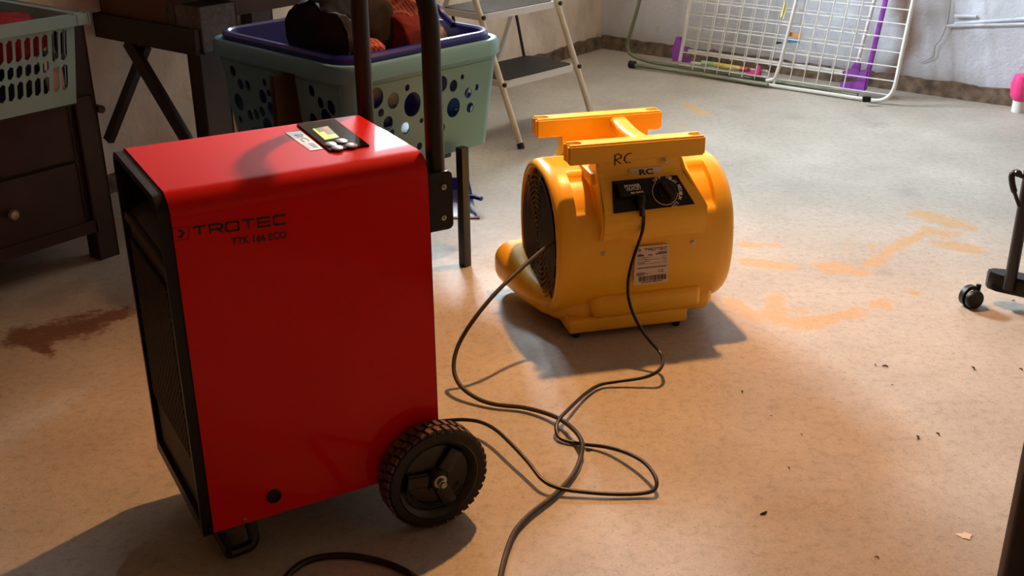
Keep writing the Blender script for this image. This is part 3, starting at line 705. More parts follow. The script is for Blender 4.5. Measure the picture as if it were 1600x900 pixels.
# text runs along the sticker: rotate quad
sqr = [sq2[3], sq2[0], sq2[1], sq2[2]]
sqr = [sq2[3], sq2[0], sq2[1], sq2[2]]
bm = bmesh.new(); join(bm, onquad(text_mesh('RC', .03), [sqr[0], sqr[1], sqr[2], sqr[3]], .0014, (.16, .30, .56, .82)))
for k in range(12): qrect(bm, sqr, (.66 + k * .022, .45, .672 + k * .022, .85), .0014)
for k in range(5): qrect(bm, sqr, (.64, .08 + .06 * k, .92, .10 + .06 * k), .0014)
obj('lettering', bm, m_ink, st, smooth=False)
# wheels
def wheel(nf, sg):
    c_ = Vector((-.028, nf, .106)); ax = Vector((0, sg, 0)); R_ = .1045
    bm = bmesh.new(); lathe(bm, [(.080, .001), (.086, .0), (.097, .001), (.101, .006), (.102, .022), (.101, .042), (.095, .047), (.06, .047)], c_, ax, 56)
    wh = obj('wheel', bm, m_tyre, deh)
    bm = bmesh.new()
    for k in range(38):
        a = 2 * math.pi * k / 38
        for (y0, y1, o_) in ((.004, .022, 0), (.025, .044, .5)):
            a2 = a + o_ * 2 * math.pi / 38; d_ = Vector((math.cos(a2), 0, math.sin(a2))); e_ = Vector((-d_.z, 0, d_.x))
            p = c_ + ax * y0 + d_ * .1018; q_ = c_ + ax * y1 + d_ * .1018 + e_ * .004
            bar(bm, p, q_, .0115, .0034, d_, .0008)
    obj('tread', bm, m_rubber, wh, label='dusty brown tread blocks', kind='stuff')
    bm = bmesh.new(); lathe(bm, [(0, -.004), (.016, -.004), (.020, .002), (.024, .012), (.066, .012), (.074, .003), (.080, -.001), (.084, .001)], c_, ax, 48)
    for k in range(3):
        a = 2 * math.pi * k / 3 + .9; d_ = Vector((math.cos(a), 0, math.sin(a))); bar(bm, c_ + d_ * .018 + ax * .008, c_ + d_ * .066 + ax * .008, .030, .014, ax, .004)
    tube(bm, [c_ + ax * .004 + Vector((math.cos(t_) * .058, 0, math.sin(t_) * .058)) for t_ in [math.radians(200 + 130 * k / 14) for k in range(15)]], .0022, 6)
    obj('wheel_rim', bm, mat('black_wheel_rim', srgb(20, 16, 14), .35), wh)
    bm = bmesh.new(); lathe(bm, [(.013, -.004), (.013, -.007), (.0085, -.008), (.0085, -.016), (.006, -.018), (.006, -.022), (0, -.022)], c_, ax, 6 if False else 20); obj('axle_nut', bm, m_steel, wh)
wheel(-.056, 1); wheel(DD + .056, -1)
bm = bmesh.new(); tube(bm, [(-.028, -.05, .106), (-.028, DD + .05, .106)], .008); obj('axle', bm, m_steel, deh)
# front foot (bent bracket)
bm = bmesh.new()
F1 = D(PZ(425, 872, 0)); 
tube(bm, rounded([(-.36, .09, DZ0 + .005), (-.355, .055, .012), (-.405, .05, .012), ], .02), .011, 10)
tube(bm, rounded([(-.36, .26, DZ0 + .005), (-.355, .29, .012), (-.405, .29, .012), ], .02), .011, 10)
tube(bm, [(-.405, .05, .012), (-.405, .29, .012)], .011, 10); obj('foot_bracket', bm, m_blackmetal, deh)
# push handle
bm = bmesh.new(); hx = .029
tube(bm, rounded([(hx, .030, .575), (hx, .030, 1.0), (hx, DD - .002, 1.0), (hx, DD - .002, .575)], .085, 10), .0165, 16)
hd = obj('push_handle', bm, m_blackmetal, deh)
bm = bmesh.new(); pr = [(.003, .574)] + [(.050 - .010 + .010 * math.cos(t_), .574 + .010 + .010 * math.sin(t_)) for t_ in [math.radians(-90 + 15 * k) for k in range(7)]] + [(.040 + .010 * math.cos(t_), .672 + .010 * math.sin(t_)) for t_ in [math.radians(15 * k) for k in range(7)]] + [(.003, .682)]
loft(bm, [[(x, .008, z) for x, z in pr], [(x, .013, z) for x, z in pr]]); box(bm, (.0, .010, .574), (.006, .05, .682)); obj('handle_bracket', bm, m_blackmetal, deh)
for y in (292, 340):
    bm = bmesh.new(); lathe(bm, [(.0055, 0), (.005, .002), (.002, .003), (.0015, .001), (0, .001)], D.px(693, y, n=.008), (0, -1, 0), 16); obj('bracket_screw', bm, m_steel, deh)
bm = bmesh.new(); box(bm, (.003, DD - .013, .574), (.050, DD - .008, .682)); box(bm, (.0, DD - .05, .574), (.006, DD - .01, .682)); obj('handle_bracket', bm, m_blackmetal, deh)

# ------------------------------------------------------------------ cables
def cable(name, label, pts, r, m, n=8):
    P_ = [PZ(x, y, z) for x, y, z in pts]; bm = bmesh.new(); tube(bm, smooth_path(P_, n), r, 10); o_ = obj(name, bm, m); return tag(o_, label, 'cable')
gw = B.w(*(gp + Vector((-.016, -.003, 0))))
P1 = [gw] + [gw + (PZ(905, 358, .29) - gw)] + [PZ(x, y, z) for x, y, z in ((868, 376, .27), (825, 410, .235), (780, 452, .20), (742, 497, .15), (716, 540, .095), (709, 575, .055), (719, 602, .03), (745, 622, .015), (775, 632, .010), (820, 637, .010), (865, 650, .014), (893, 668, .022), (909, 690, .026), (907, 715, .014), (895, 742, .009), (868, 772, .009), (830, 802, .009), (806, 828, .008), (792, 860, .008), (782, 900, .008), (774, 945, .008), (760, 1000, .008))]
bm = bmesh.new(); tube(bm, smooth_path(P1, 8), .0052, 10); tag(obj('power_cable', bm, m_cablegrey), 'thick dark cable looping from the gland on the blower side toward the camera', 'cable')
pc = B.w(*CPt(1001, 312, .014))
P2 = [PZ(x, y, z) for x, y, z in ((1006, 338, .335), (1004, 360, .30), (996, 385, .27), (985, 420, .22), (981, 450, .18), (985, 478, .14), (998, 508, .10), (1015, 532, .07), (1031, 550, .05), (1036, 565, .045), (1028, 580, .035), (1005, 590, .022), (965, 596, .013), (938, 601, .010), (915, 615, .012), (890, 638, .02), (874, 655, .022), (869, 670, .017), (876, 685, .008), (903, 693, .006), (945, 698, .012), (980, 708, .022), (1008, 724, .028), (1025, 748, .024), (1022, 765, .014), (1000, 771, .008), (960, 772, .008), (915, 769, .010), (875, 763, .014), (848, 750, .022), (825, 722, .03), (800, 695, .035), (775, 672, .035), (752, 660, .032), (728, 656, .028), (700, 657, .02), (650, 662, .012))]
P2 = [pc + Vector((0, -.004, 0)), pc + Vector((.003, -.012, -.012))] + P2
bm = bmesh.new(); tube(bm, smooth_path(P2, 8), .0042, 10); tag(obj('power_cable', bm, m_cable), 'thin black cable from the blower outlet curling over the floor behind the red machine', 'cable')
plug = thing('plug', 'black plug pushed into the outlet on the blower control plate', 'plug', pc)
bm = bmesh.new(); lathe(bm, [(0, .0), (.012, .0), (.012, .014), (.008, .024), (.006, .036), (0, .036)], (0, 0, .012), Vector((.05, -.25, -1)), 16); obj('plug_body', bm, m_black, plug)
bm = bmesh.new(); lathe(bm, [(.0062, .034), (.0058, .052), (0, .052)], (0, 0, .012), Vector((.05, -.25, -1)), 12); obj('plug_sleeve', bm, m_cable, plug)
cable('power_cable', 'dark cable arching along the bottom edge of the picture before the red machine', [(400, 990, .006), (430, 930, .006), (455, 893, .006), (490, 873, .006), (540, 868, .006), (590, 876, .006), (630, 891, .006), (665, 915, .006), (700, 960, .006), (740, 1010, .006)], .0062, m_cable)

# ------------------------------------------------------------------ teal laundry basket with holes and blue tub inside
e1 = Vector((.7000, .7141, 0)).normalized(); e2 = Vector((-e1.y, e1.x, 0))
NC = PZ(540, 112, .65); WB = .590; LB = .665
BKA = math.atan2(e1.y, e1.x); BK = L((NC.x, NC.y, 0), BKA)       # x along front-right face, y along the left face
BZ0, BZ1 = .344, .65
def panel_hole(x0b, x1b, x0t, x1t, h, holes, mx):
    # trapezium with holes, thickness .003
    bm = curve_mesh([[(x0b, 0), (x1b, 0), (x1t, h), (x0t, h)]] + [[(cx + r_ * math.cos(2 * math.pi * k / 22) , cy + r_ * math.sin(2 * math.pi * k / 22) * 1.15) for k in range(22)] for cx, cy, r_ in holes], .0015)
    for v in bm.verts: v.co = mx @ v.co
    return bm
bsk = thing('laundry_basket', 'teal plastic laundry basket with round holes carrying a blue tub of clothes', 'basket', (NC.x, NC.y, 0), BKA)
IN = .043    # taper inset at the bottom
H = BZ1 - BZ0; CR = .036
def ring_b(z, ins, r=CR, wd=WB, ln=LB): return [Vector((x, y, z)) for x, y in rrect(ins, wd - ins, ins, ln - ins, r, 6)]
bm = bmesh.new()
# rounded vertical corners only (between the flat panels) plus solid bands top and bottom
def inset_at(z): return .014 + (IN - .014) * (1 - (z - BZ0) / H)
rings = [ring_b(z, inset_at(z)) for z in (BZ0, BZ0 + .03)]
loft(bm, rings, False, False)
rings2 = [ring_b(z, inset_at(z)) for z in (BZ0 + .250, BZ0 + .270, BZ1)]
loft(bm, rings2, False, False)
cr = [ring_b(z, inset_at(z)) for z in (BZ0 + .03, BZ0 + .250)]
for c0 in (0, 7, 14, 21):
    loft(bm, [r[c0:c0 + 7] for r in cr], False, False, closed=False)
loft(bm, [ring_b(BZ0 + .002, IN + .004), ring_b(BZ0 + .006, IN + .004)])
hz0, hz1 = BZ0 + .03, BZ0 + .250
def facepanel(which):
    ia, ib = inset_at(hz0), inset_at(hz1)
    if which == 'front': P0, P1, Q0, Q1 = Vector((ia + CR, ia, hz0)), Vector((WB - ia - CR, ia, hz0)), Vector((ib + CR, ib, hz1)), Vector((WB - ib - CR, ib, hz1))
    if which == 'back': P0, P1, Q0, Q1 = Vector((ia + CR, LB - ia, hz0)), Vector((WB - ia - CR, LB - ia, hz0)), Vector((ib + CR, LB - ib, hz1)), Vector((WB - ib - CR, LB - ib, hz1))
    if which == 'left': P0, P1, Q0, Q1 = Vector((ia, ia + CR, hz0)), Vector((ia, LB - ia - CR, hz0)), Vector((ib, ib + CR, hz1)), Vector((ib, LB - ib - CR, hz1))
    if which == 'right': P0, P1, Q0, Q1 = Vector((WB - ia, ia + CR, hz0)), Vector((WB - ia, LB - ia - CR, hz0)), Vector((WB - ib, ib + CR, hz1)), Vector((WB - ib, LB - ib - CR, hz1))
    ln = (P1 - P0).length; lt = (Q1 - Q0).length; x = (P1 - P0).normalized(); hh = Q0 - P0; off = hh.dot(x); y = (hh - x * off); h = y.length; y.normalize()
    mx = Matrix((x, y, x.cross(y))).transposed().to_4x4(); mx.translation = P0
    return mx, ln, off, lt, h
def local_of(which, px, py):
    mx, ln, off, lt, h = facepanel(which)
    mw = BK.m.inverted() @ mx; p = PP(px, py, mw.translation, mw.to_3x3() @ Vector((0, 0, 1))); return mw.inverted() @ p
holes_front = [(587, 153, 15), (610, 134, 6), (614, 157, 12), (628, 127, 4.5), (636, 137, 5), (644, 163, 18), (595, 176, 6), (606, 192, 10), (633, 200, 9), (612, 206, 5), (654, 122, 7), (658, 188, 4), (690, 131, 12), (702, 120, 5.5), (708, 134, 9), (722, 120, 4), (708, 168, 15), (719, 104, 6.5), (743, 111, 13), (731, 145, 8), (744, 136, 5), (734, 168, 8), (687, 168, 7), (672, 120, 8), (550, 150, 10), (560, 180, 8), (670, 215, 9), (690, 200, 7), (720, 205, 0.1), (566, 128, 5), (675, 150, 10), (575, 205, 9), (655, 228, 6)]
for which in ('front', 'back', 'left', 'right'):
    mx, ln, off, lt, h = facepanel(which); hl = []
    if which == 'front' or which == 'back':
        for x, y, r_ in holes_front:
            p = local_of('front', x, y); rr = r_ / 600
            if which == 'back': p = Vector((ln - p.x, p.y, 0))
            hl.append((p.x, p.y, rr))
    else:
        rnd = random.Random(5)
        for k in range(60):
            hl.append((rnd.uniform(.02, ln - .02), rnd.uniform(.015, h - .02), rnd.choice((.010, .014, .018, .023))))
    keep = []
    for x, y, r_ in hl:
        if r_ < .003: continue
        if x - r_ < .004 or x + r_ > ln - .004 or y - r_ * 1.15 < .004 or y + r_ * 1.15 > h - .004: continue
        if all((x - a) ** 2 + (y - b_) ** 2 > (r_ * 1.04 + c_ * 1.04 + .002) ** 2 for a, b_, c_ in keep): keep.append((x, y, r_))
    join(bm, panel_hole(0, ln, off, off + lt, h, keep, mx))
obj('basket_wall', bm, m_teal, bsk, angle=40)
def rim(name, wd, ln, x0, y0, z, r, m, parent, prof, dips=()):
    # rim swept along a rounded rectangle with a profile (outward, up)
    path = rrect(x0, x0 + wd, y0, y0 + ln, r, 8); bm = bmesh.new(); rings = []
    n = len(path)
    for i, (x, y) in enumerate(path):
        a = Vector(path[i - 1]); b_ = Vector(path[(i + 1) % n]); t_ = (b_ - a).normalized(); o_ = Vector((t_.y, -t_.x))
        rings.append([(x + o_.x * u_, y + o_.y * u_, z + v_) for u_, v_ in prof])
    rings.append(rings[0]); loft(bm, rings, False, False, closed=False); bmesh.ops.remove_doubles(bm, verts=bm.verts, dist=1e-6)
    return obj(name, bm, m, parent)
rim('basket_rim', WB - .03, LB - .03, .015, .015, BZ1, .07, m_teal, bsk, [(-.004, -.003), (-.002, .003), (.004, .005), (.014, .003), (.019, -.004), (.021, -.038), (.018, -.040), (.016, -.010), (.0, -.006)])
tub = thing('laundry_tub', 'blue plastic tub full of clothes sitting inside the teal basket', 'tub', (NC.x, NC.y, 0), BKA)
bm = bmesh.new()
tr = lambda z, i, r=.06: [Vector((x, y, z)) for x, y in rrect(.035 + i, WB - .035 - i, .04 + i, LB - .04 - i, r, 8)]
loft(bm, [tr(.45, .05), tr(.455, .042), tr(.665, 0)], True, False); loft(bm, [tr(.453, .046), tr(.458, .038), tr(.665, -.003)][::-1], False, True); obj('tub_wall', bm, m_blue, tub)
rim('tub_rim', WB - .07, LB - .08, .035, .04, .672, .06, m_blue, tub, [(-.006, -.012), (-.004, -.002), (.002, .003), (.012, .002), (.018, -.006), (.018, -.026), (.015, -.026), (.014, -.008), (0, -.004)])
for yy in (LB * .5,):
    for xx in (WB - .04,):
        bm = bmesh.new(); tube(bm, smooth_path([(xx, yy - .14, .668), (xx, yy - .10, .690), (xx, yy - .06, .715), (xx, yy + .06, .715), (xx, yy + .10, .690), (xx, yy + .14, .668)], 6), .010, 10); obj('tub_handle', bm, m_blue, tub)
# garments
def garment(name, label, c_, rad, seed, m, rot=0.0, cat='clothing', fold=.22, fr=9):
    bm = bmesh.new(); bmesh.ops.create_icosphere(bm, subdivisions=5, radius=1.0)
    off = Vector((seed * 7.3, seed * 3.1, seed * 1.7)); R_ = Matrix.Rotation(rot, 3, 'Z')
    for v in bm.verts:
        p = v.co.copy(); q_ = Vector((p.x * rad[0], p.y * rad[1], p.z * rad[2]))
        s = q_ * fr + off
        wv = noise.noise_vector(s * .55) * .9
        f_ = 1 - abs(noise.noise(s + wv)) * 2.2; f2 = 1 - abs(noise.noise(s * 2.3 + wv * 2)) * 2
        k = 1 + fold * (f_ - .4) + fold * .35 * (f2 - .4)
        v.co = Vector(c_) + R_ @ (q_ * k)
        if v.co.z < .47: v.co.z = .47 + (v.co.z - .47) * .1
        g_ = .062 + max(0, (.665 - v.co.z)) * .25
        v.co.x = min(max(v.co.x, g_), WB - g_); v.co.y = min(max(v.co.y, g_), LB - g_)
    o_ = obj(name, bm, m, None, angle=180); o_.matrix_world = BK.m.inverted()
    return tag(o_, label, cat, None)
def fabric(name, c1, c2, scale, kind):
    m = bpy.data.materials.new(name); m.use_nodes = True; nt = m.node_tree; N = nt.nodes; K = nt.links; b = N['Principled BSDF']
    tc = N.new('ShaderNodeTexCoord'); b.inputs['Roughness'].default_value = .9; b.inputs['Specular IOR Level'].default_value = .2
    mp = N.new('ShaderNodeMapping'); mp.inputs['Rotation'].default_value = (.5, .4, .6); K.new(tc.outputs['Object'], mp.inputs[0])
    if kind == 'check':
        fs = []
        for d_ in ('X', 'Y', 'Z'):
            wv = N.new('ShaderNodeTexWave'); wv.bands_direction = d_; wv.inputs['Scale'].default_value = scale; wv.inputs['Distortion'].default_value = .3; K.new(mp.outputs[0], wv.inputs['Vector'])
            g = N.new('ShaderNodeMath'); g.operation = 'GREATER_THAN'; g.inputs[1].default_value = .72; K.new(wv.outputs['Fac'], g.inputs[0]); fs.append(g)
        a = N.new('ShaderNodeMath'); a.operation = 'MAXIMUM'; K.new(fs[0].outputs[0], a.inputs[0]); K.new(fs[1].outputs[0], a.inputs[1])
        fac = a.outputs[0]
    else:
        n = N.new('ShaderNodeTexNoise'); n.inputs['Scale'].default_value = scale; K.new(mp.outputs[0], n.inputs['Vector']); fac = n.outputs['Fac']
    x = N.new('ShaderNodeMix'); x.data_type = 'RGBA'; K.new(fac, x.inputs[0]); x.inputs[6].default_value = (*c1, 1); x.inputs[7].default_value = (*c2, 1); K.new(x.outputs[2], b.inputs['Base Color'])
    n = N.new('ShaderNodeTexNoise'); n.inputs['Scale'].default_value = 120; K.new(tc.outputs['Object'], n.inputs['Vector']); bp = N.new('ShaderNodeBump'); bp.inputs['Strength'].default_value = .3; bp.inputs['Distance'].default_value = .002; K.new(n.outputs['Fac'], bp.inputs['Height']); K.new(bp.outputs[0], b.inputs['Normal'])
    return m
bk = lambda px, py, z: BK(PZ(px, py, z))
garment('trousers', 'black trousers bunched in the left end of the blue tub', bk(478, 62, .70), (.11, .13, .085), 1, fabric('black_cloth', srgb(22, 19, 18), srgb(34, 30, 28), 20, 'n'), .5)
garment('jeans', 'dark slate jeans heaped on top of the black trousers', bk(515, 35, .72), (.12, .10, .075), 2, fabric('slate_denim', srgb(24, 32, 42), srgb(36, 44, 56), 25, 'n'), .9)
garment('checked_shirt', 'brown plaid shirt crumpled at the front edge of the blue tub', bk(535, 80, .655), (.07, .07, .055), 3, fabric('brown_plaid', srgb(48, 34, 28), srgb(150, 128, 104), 18, 'check'), .3)
garment('jacket', 'dark grey jacket rolled beside the red shirt', bk(575, 48, .70), (.055, .09, .085), 4, fabric('charcoal_cloth', srgb(34, 32, 33), srgb(54, 50, 48), 20, 'n'), 1.1)
garment('red_shirt', 'faded red checked shirt in the middle of the blue tub', bk(607, 38, .705), (.075, .10, .09), 5, fabric('faded_red_check', srgb(108, 48, 54), srgb(140, 92, 92), 34, 'check'), .7, fold=.3)
garment('maroon_shirt', 'dark maroon shirt at the right end of the clothes heap', bk(636, 50, .69), (.065, .07, .065), 6, fabric('maroon_cloth', srgb(84, 26, 30), srgb(120, 48, 46), 16, 'n'), .2)
garment('red_scarf', 'small red checked cloth hanging low by the tub front', bk(580, 82, .66), (.06, .035, .035), 8, fabric('red_check_cloth', srgb(118, 40, 34), srgb(160, 96, 84), 30, 'check'), .9)
garment('white_shirt', 'cream white striped shirt at the right of the tub', bk(680, 52, .63), (.09, .09, .05), 7, fabric('cream_stripe', srgb(226, 210, 180), srgb(200, 176, 140), 30, 'check'), .4)
# low stand under the basket
sx = L((0, 0, 0), 0)
stand = thing('side_table', 'low table with square black metal legs under the teal basket', 'table', (-.139, 3.109, 0), BKA)
bm = bmesh.new(); box(bm, (-.42, .045, .328), (.0, .42, .342), .003); obj('tabletop', bm, m_black, stand)
for a, b_ in ((0, 0), (-.40, 0), (0, .40), (-.40, .40)):
    bm = bmesh.new(); box(bm, (a - .0135, b_ - .0135, 0), (a + .0135, b_ + .0135, .366 if (a, b_) == (0, 0) else .328), .002); obj('leg', bm, m_blackmetal, stand)
# plank in front of the basket's left side
bm = bmesh.new(); pa = PZ(425, 140, .56); pbm = PP(450, 215, pa, (0.2, -1, 0))
pt0 = BK.w(-.006, .26, 0); bar(bm, pt0, pt0 + Vector((.0, .0, .609)), .085, .022, e2, .003)
o_ = obj('wooden_post', bm, m_wood); tag(o_, 'dark brown wooden post standing against the left side of the teal basket', 'post')

# ------------------------------------------------------------------ table against the left wall (local frame: x = -along wall..., built in world)
TB = LW(3.1, 0, 0)
def LT(t, o_, z): return LW(t, o_, z)
tbl = thing('work_table', 'dark wooden trestle table with crossed braces against the rough plaster wall', 'table', LW(2.3, .3, 0))
def wpart(name, fn, m, parent, smooth=True, label=None):
    bm = bmesh.new(); fn(bm); 
    for v in bm.verts: v.co = v.co - parent.location
    return obj(name, bm, m, parent, smooth, label)
def wb(bm, t0, t1, o0, o1, z0, z1, bev=.003):     # box in the left-wall frame
    mx = Matrix((D1, N1, UZ)).transposed().to_4x4(); mx.translation = COR; box(bm, (t0, o0, z0), (t1, o1, z1), bev, 2, mx)
wpart('leg', lambda b: wb(b, 3.0, 3.10, .50, .56, 0, .56), m_wood, tbl)
wpart('leg', lambda b: wb(b, 2.40, 2.50, .50, .56, 0, .56), m_wood, tbl)
wpart('leg', lambda b: wb(b, 2.40, 2.50, .03, .09, 0, .56), m_wood, tbl)
wpart('apron', lambda b: wb(b, 3.08, 3.112, .02, .56, .55, .625), m_wood, tbl)
wpart('apron', lambda b: wb(b, 2.40, 3.10, .515, .54, .55, .60), m_wood, tbl)
wpart('drawer_box', lambda b: wb(b, 2.44, 3.085, .03, .44, .625, .735), m_wood2, tbl)
wpart('tabletop', lambda b: wb(b, 2.36, 3.13, .03, .60, .737, .765), m_wood, tbl)
wpart('corner_block', lambda b: wb(b, 2.945, 3.085, .40, .565, .556, .69), m_greywood, tbl, label='grey plaster-splashed block at the table corner')
def brace(name, p0, p1, off_t, wd):
    a = PP(*p0, LW(off_t, 0, 0), D1); b_ = PP(*p1, LW(off_t, 0, 0), D1); b_ = b_ + (b_ - a) * .35
    a.z = min(a.z, .56); b_.z = max(b_.z, .0)
    wpart(name, lambda b: bar(b, a, b_, wd, .022, N1.cross(b_ - a).cross(b_ - a) if False else D1.cross(b_ - a), .002), m_wood, tbl)
for q0, q1, tt, wd in (((200, 64), (284, 205), 3.075, .022), ((228, 72), (172, 215), 3.05, .022)):
    a = PP(*q0, LW(tt, 0, 0), D1); b_ = PP(*q1, LW(tt, 0, 0), D1); d_ = (b_ - a)
    if q0[0] > 210: b_ = PP(170, 219, LW(0, .03, 0), N1); d_ = b_ - a; b_ = a + d_ * 1.0
    else: k = (a.z - .03) / (a.z - b_.z); b_ = a + d_ * min(k, 1.6)
    wpart('cross_brace', lambda bmm: bar(bmm, a, b_, .022, .050 if tt > 3.06 else .03, D1.cross(d_), .002), m_wood, tbl)

# ------------------------------------------------------------------ dresser at far left
dr = thing('dresser', 'dark brown wooden dresser with steel knob at the left edge of the picture', 'dresser', LW(3.95, .3, 0))
wpart('carcass', lambda b: (wb(b, 3.53, 4.40, .06, .545, .115, .488), wb(b, 3.50, 4.42, .04, .575, .488, .50)), m_wood, dr)
for t_ in (3.485, 4.36):
    for o_ in (.507, .04):
        wpart('leg', lambda b: wb(b, t_, t_ + .062, o_, o_ + .055, 0, .72 if t_ < 4 and o_ > .3 else .49), m_wood, dr)
def drawer(z0, z1, knobs):
    d_ = wpart('drawer_front', lambda b: wb(b, 3.575, 4.345, .545, .562, z0, z1, .004), m_wood2 if False else m_wood, dr)
    for t_ in knobs:
        bm = bmesh.new(); p = LW(t_, .562, (z0 + z1) / 2) - dr.location
        lathe(bm, [(.006, 0), (.006, .012), (.014, .016), (.016, .023), (.012, .030), (0, .032)], p, N1, 20); obj('knob', bm, m_steel, d_)
drawer(.135, .312, (3.80, 4.15)); drawer(.332, .478, (4.15,))
wpart('bottom_rail', lambda b: wb(b, 3.545, 4.36, .53, .566, .10, .126, .006), m_wood, dr)
wpart('side_rail', lambda b: tube(b, [LW(3.474, .12, .455), LW(3.474, .575, .455)], .012, 10), m_wood, dr)

# pale basket on the dresser
lb = thing('slotted_basket', 'pale teal slotted plastic basket with red laundry on the dresser', 'basket', LW(3.8, .45, .50))
BT0, BT1, BO1, BZa, BZb = 3.555, 4.15, .640, .502, .745
def lbpx(px, py): 
    p = PP(px, py, LW(0, .62, 0), N1); return (p - COR).dot(D1), p.z
bm = bmesh.new()
def lbp(s, y, side=0):   # s along wall from right end, y height fraction; front face tapered
    ins = .022 * (1 - y)
    return LW(BT0 + ins + s, BO1 - ins - .0, BZa + (BZb - BZa) * y)
Hh = BZb - BZa; Ln = BT1 - BT0 - .04
def slot_poly(cx, y0, y1, wd):
    return [(cx - wd / 2, y0 + wd * .6), (cx - wd / 2, y1 - wd * .3), (cx, y1), (cx + wd / 2, y1 - wd * .6), (cx + wd / 2, y0 + wd * .2), (cx, y0)]
hl = []
for (a, b_) in ((.042, .092), (.100, .135), (.143, .205)):
    for i in range(21):
        cx = .033 + i * .0262 if i < 2 else .033 + .052 + (i - 2) * .0255 + .004
        if i < 2:
            if (a, b_) == (.100, .135): continue
            y0_, y1_ = ((.042, .115) if a == .042 else (.125, .21)); hl.append(slot_poly(cx, y0_, y1_, .019))
        elif cx < Ln - .03: hl.append(slot_poly(cx, a, b_, .0175))
pan = curve_mesh([[(0, 0), (Ln, 0), (Ln, Hh), (0, Hh)]] + hl, .0012)
for v in pan.verts:
    s, y, k = v.co.x, v.co.y, v.co.z; v.co = lbp(s, y / Hh) + N1 * k
join(bm, pan)
pan = curve_mesh([[(0, 0), (.42, 0), (.42, Hh), (0, Hh)]] + [slot_poly(.04 + i * .027, a, b_, .018) for i in range(13) for a, b_ in ((.045, .115), (.125, .205))], .0012)
for v in pan.verts:
    s, y, k = v.co.x, v.co.y / Hh, v.co.z; ins = .022 * (1 - y); v.co = LW(BT0 + ins + k, BO1 - ins - s, BZa + Hh * y)
join(bm, pan)
wb(bm, BT0 + .022, BT1 - .03, BO1 - .42, BO1 - .024, BZa - .001, BZa + .004, 0)
wb(bm, BT1 - .03, BT1 - .026, BO1 - .42, BO1 - .005, BZa, BZb, 0); wb(bm, BT0 + .01, BT1 - .03, BO1 - .424, BO1 - .42, BZa, BZb, 0)
for v in bm.verts: v.co -= lb.location
obj('basket_wall', bm, m_palegreen, lb, smooth=False)
bm = bmesh.new()
wb(bm, BT0 - .03, BT1, BO1 - .002, BO1 + .022, BZb - .022, BZb, .004); wb(bm, BT0 - .03, BT0 + .004, BO1 - .43, BO1 + .02, BZb - .022, BZb, .004); wb(bm, BT0, BT1, BO1 - .45, BO1 - .42, BZb - .022, BZb, .004)
for v in bm.verts: v.co -= lb.location
obj('basket_rim', bm, m_palegreen, lb)
def cloth_blob(name, label, c_, rad, seed, m, cat, zmin=.508, lim=None):
    bm = bmesh.new(); bmesh.ops.create_icosphere(bm, subdivisions=4, radius=1.0); mx = Matrix((D1, N1, UZ)).transposed()
    for v in bm.verts:
        p = v.co; q_ = Vector((p.x * rad[0], p.y * rad[1], p.z * rad[2])); s = q_ * 10 + Vector((seed * 5, 0, seed)); k = 1 + .25 * (1 - abs(noise.noise(s)) * 2.2 - .4)
        q_ = q_ * k; wp = Vector(c_) + mx @ q_
        t_ = (wp - COR).dot(D1); o_ = (wp - COR).dot(N1)
        t2 = min(max(t_, BT0 + .035), BT1 - .04); o2 = min(max(o_, BO1 - .40), BO1 - .035); wp += D1 * (t2 - t_) + N1 * (o2 - o_)
        wp.z = max(wp.z, zmin); v.co = wp
    return tag(obj(name, bm, m, None, angle=180), label, cat)
m_redcloth = fabric('red_cotton', srgb(158, 18, 30), srgb(120, 10, 22), 12, 'n'); m_navy = fabric('navy_cotton', srgb(28, 34, 52), srgb(44, 50, 70), 14, 'n')
cloth_blob('red_towel', 'bright red cloth filling the slotted basket on the dresser', LW(3.82, .46, .68), (.26, .16, .085), 1, m_redcloth, 'cloth', .64)
cloth_blob('navy_towel', 'dark navy cloth at the bottom of the slotted basket', LW(3.80, .46, .55), (.26, .17, .06), 3, m_navy, 'cloth')
bm = bmesh.new(); wb(bm, 3.60, 3.645, BO1 - .036, BO1 - .028, .53, .60, .002)
tag(obj('white_cloth', bm, mat('white_cotton', srgb(215, 205, 195), .9)), 'folded white cloth strip seen through the slotted basket', 'cloth')

# ------------------------------------------------------------------ step stool
s1 = Vector((.6908, .7230, 0)).normalized(); s2 = Vector((-s1.y, s1.x, 0)); SW = .455
SA = Vector((.043, 4.331, 0))
stl = thing('step_stool', 'cream folding step stool with black treads left of the yellow blower', 'step stool', SA)
loc = lambda p: Vector(p) - SA
def lean(z): return SA + s2 * (.44 * z) + UZ * z - s1 * (.02 * 0)
def stool_tube(name, pts, r=.0125, m=m_cream, round_=.0):
    bm = bmesh.new(); tube(bm, rounded([loc(p) for p in pts], round_) if round_ else [loc(p) for p in pts], r, 14); return obj(name, bm, m, stl)
for k in (0, 1):
    o_ = s1 * SW * k; stool_tube('front_leg', [lean(.004) + o_, lean(.9) + o_])
    bm = bmesh.new(); tube(bm, [loc(lean(0) + o_), loc(lean(.02) + o_)], .0145, 12); obj('rubber_foot', bm, m_tyre, stl)
RF = .70
rp_ = [SA + s2 * .30 + s1 * .03 + UZ * .80, SA + s2 * RF + s1 * .03 + UZ * .016, SA + s2 * RF + s1 * (SW + .06) + UZ * .016, SA + s2 * .30 + s1 * (SW - .02) + UZ * .80]
stool_tube('rear_frame', rp_, .011, m_white, .09)
for k in (.09, SW - .09):
    bm = bmesh.new(); tube(bm, [loc(SA + s2 * (RF + .0) + s1 * (k - .03) + UZ * .016), loc(SA + s2 * RF + s1 * (k + .03) + UZ * .016)], .0155, 12); obj('rubber_sleeve', bm, m_tyre, stl)
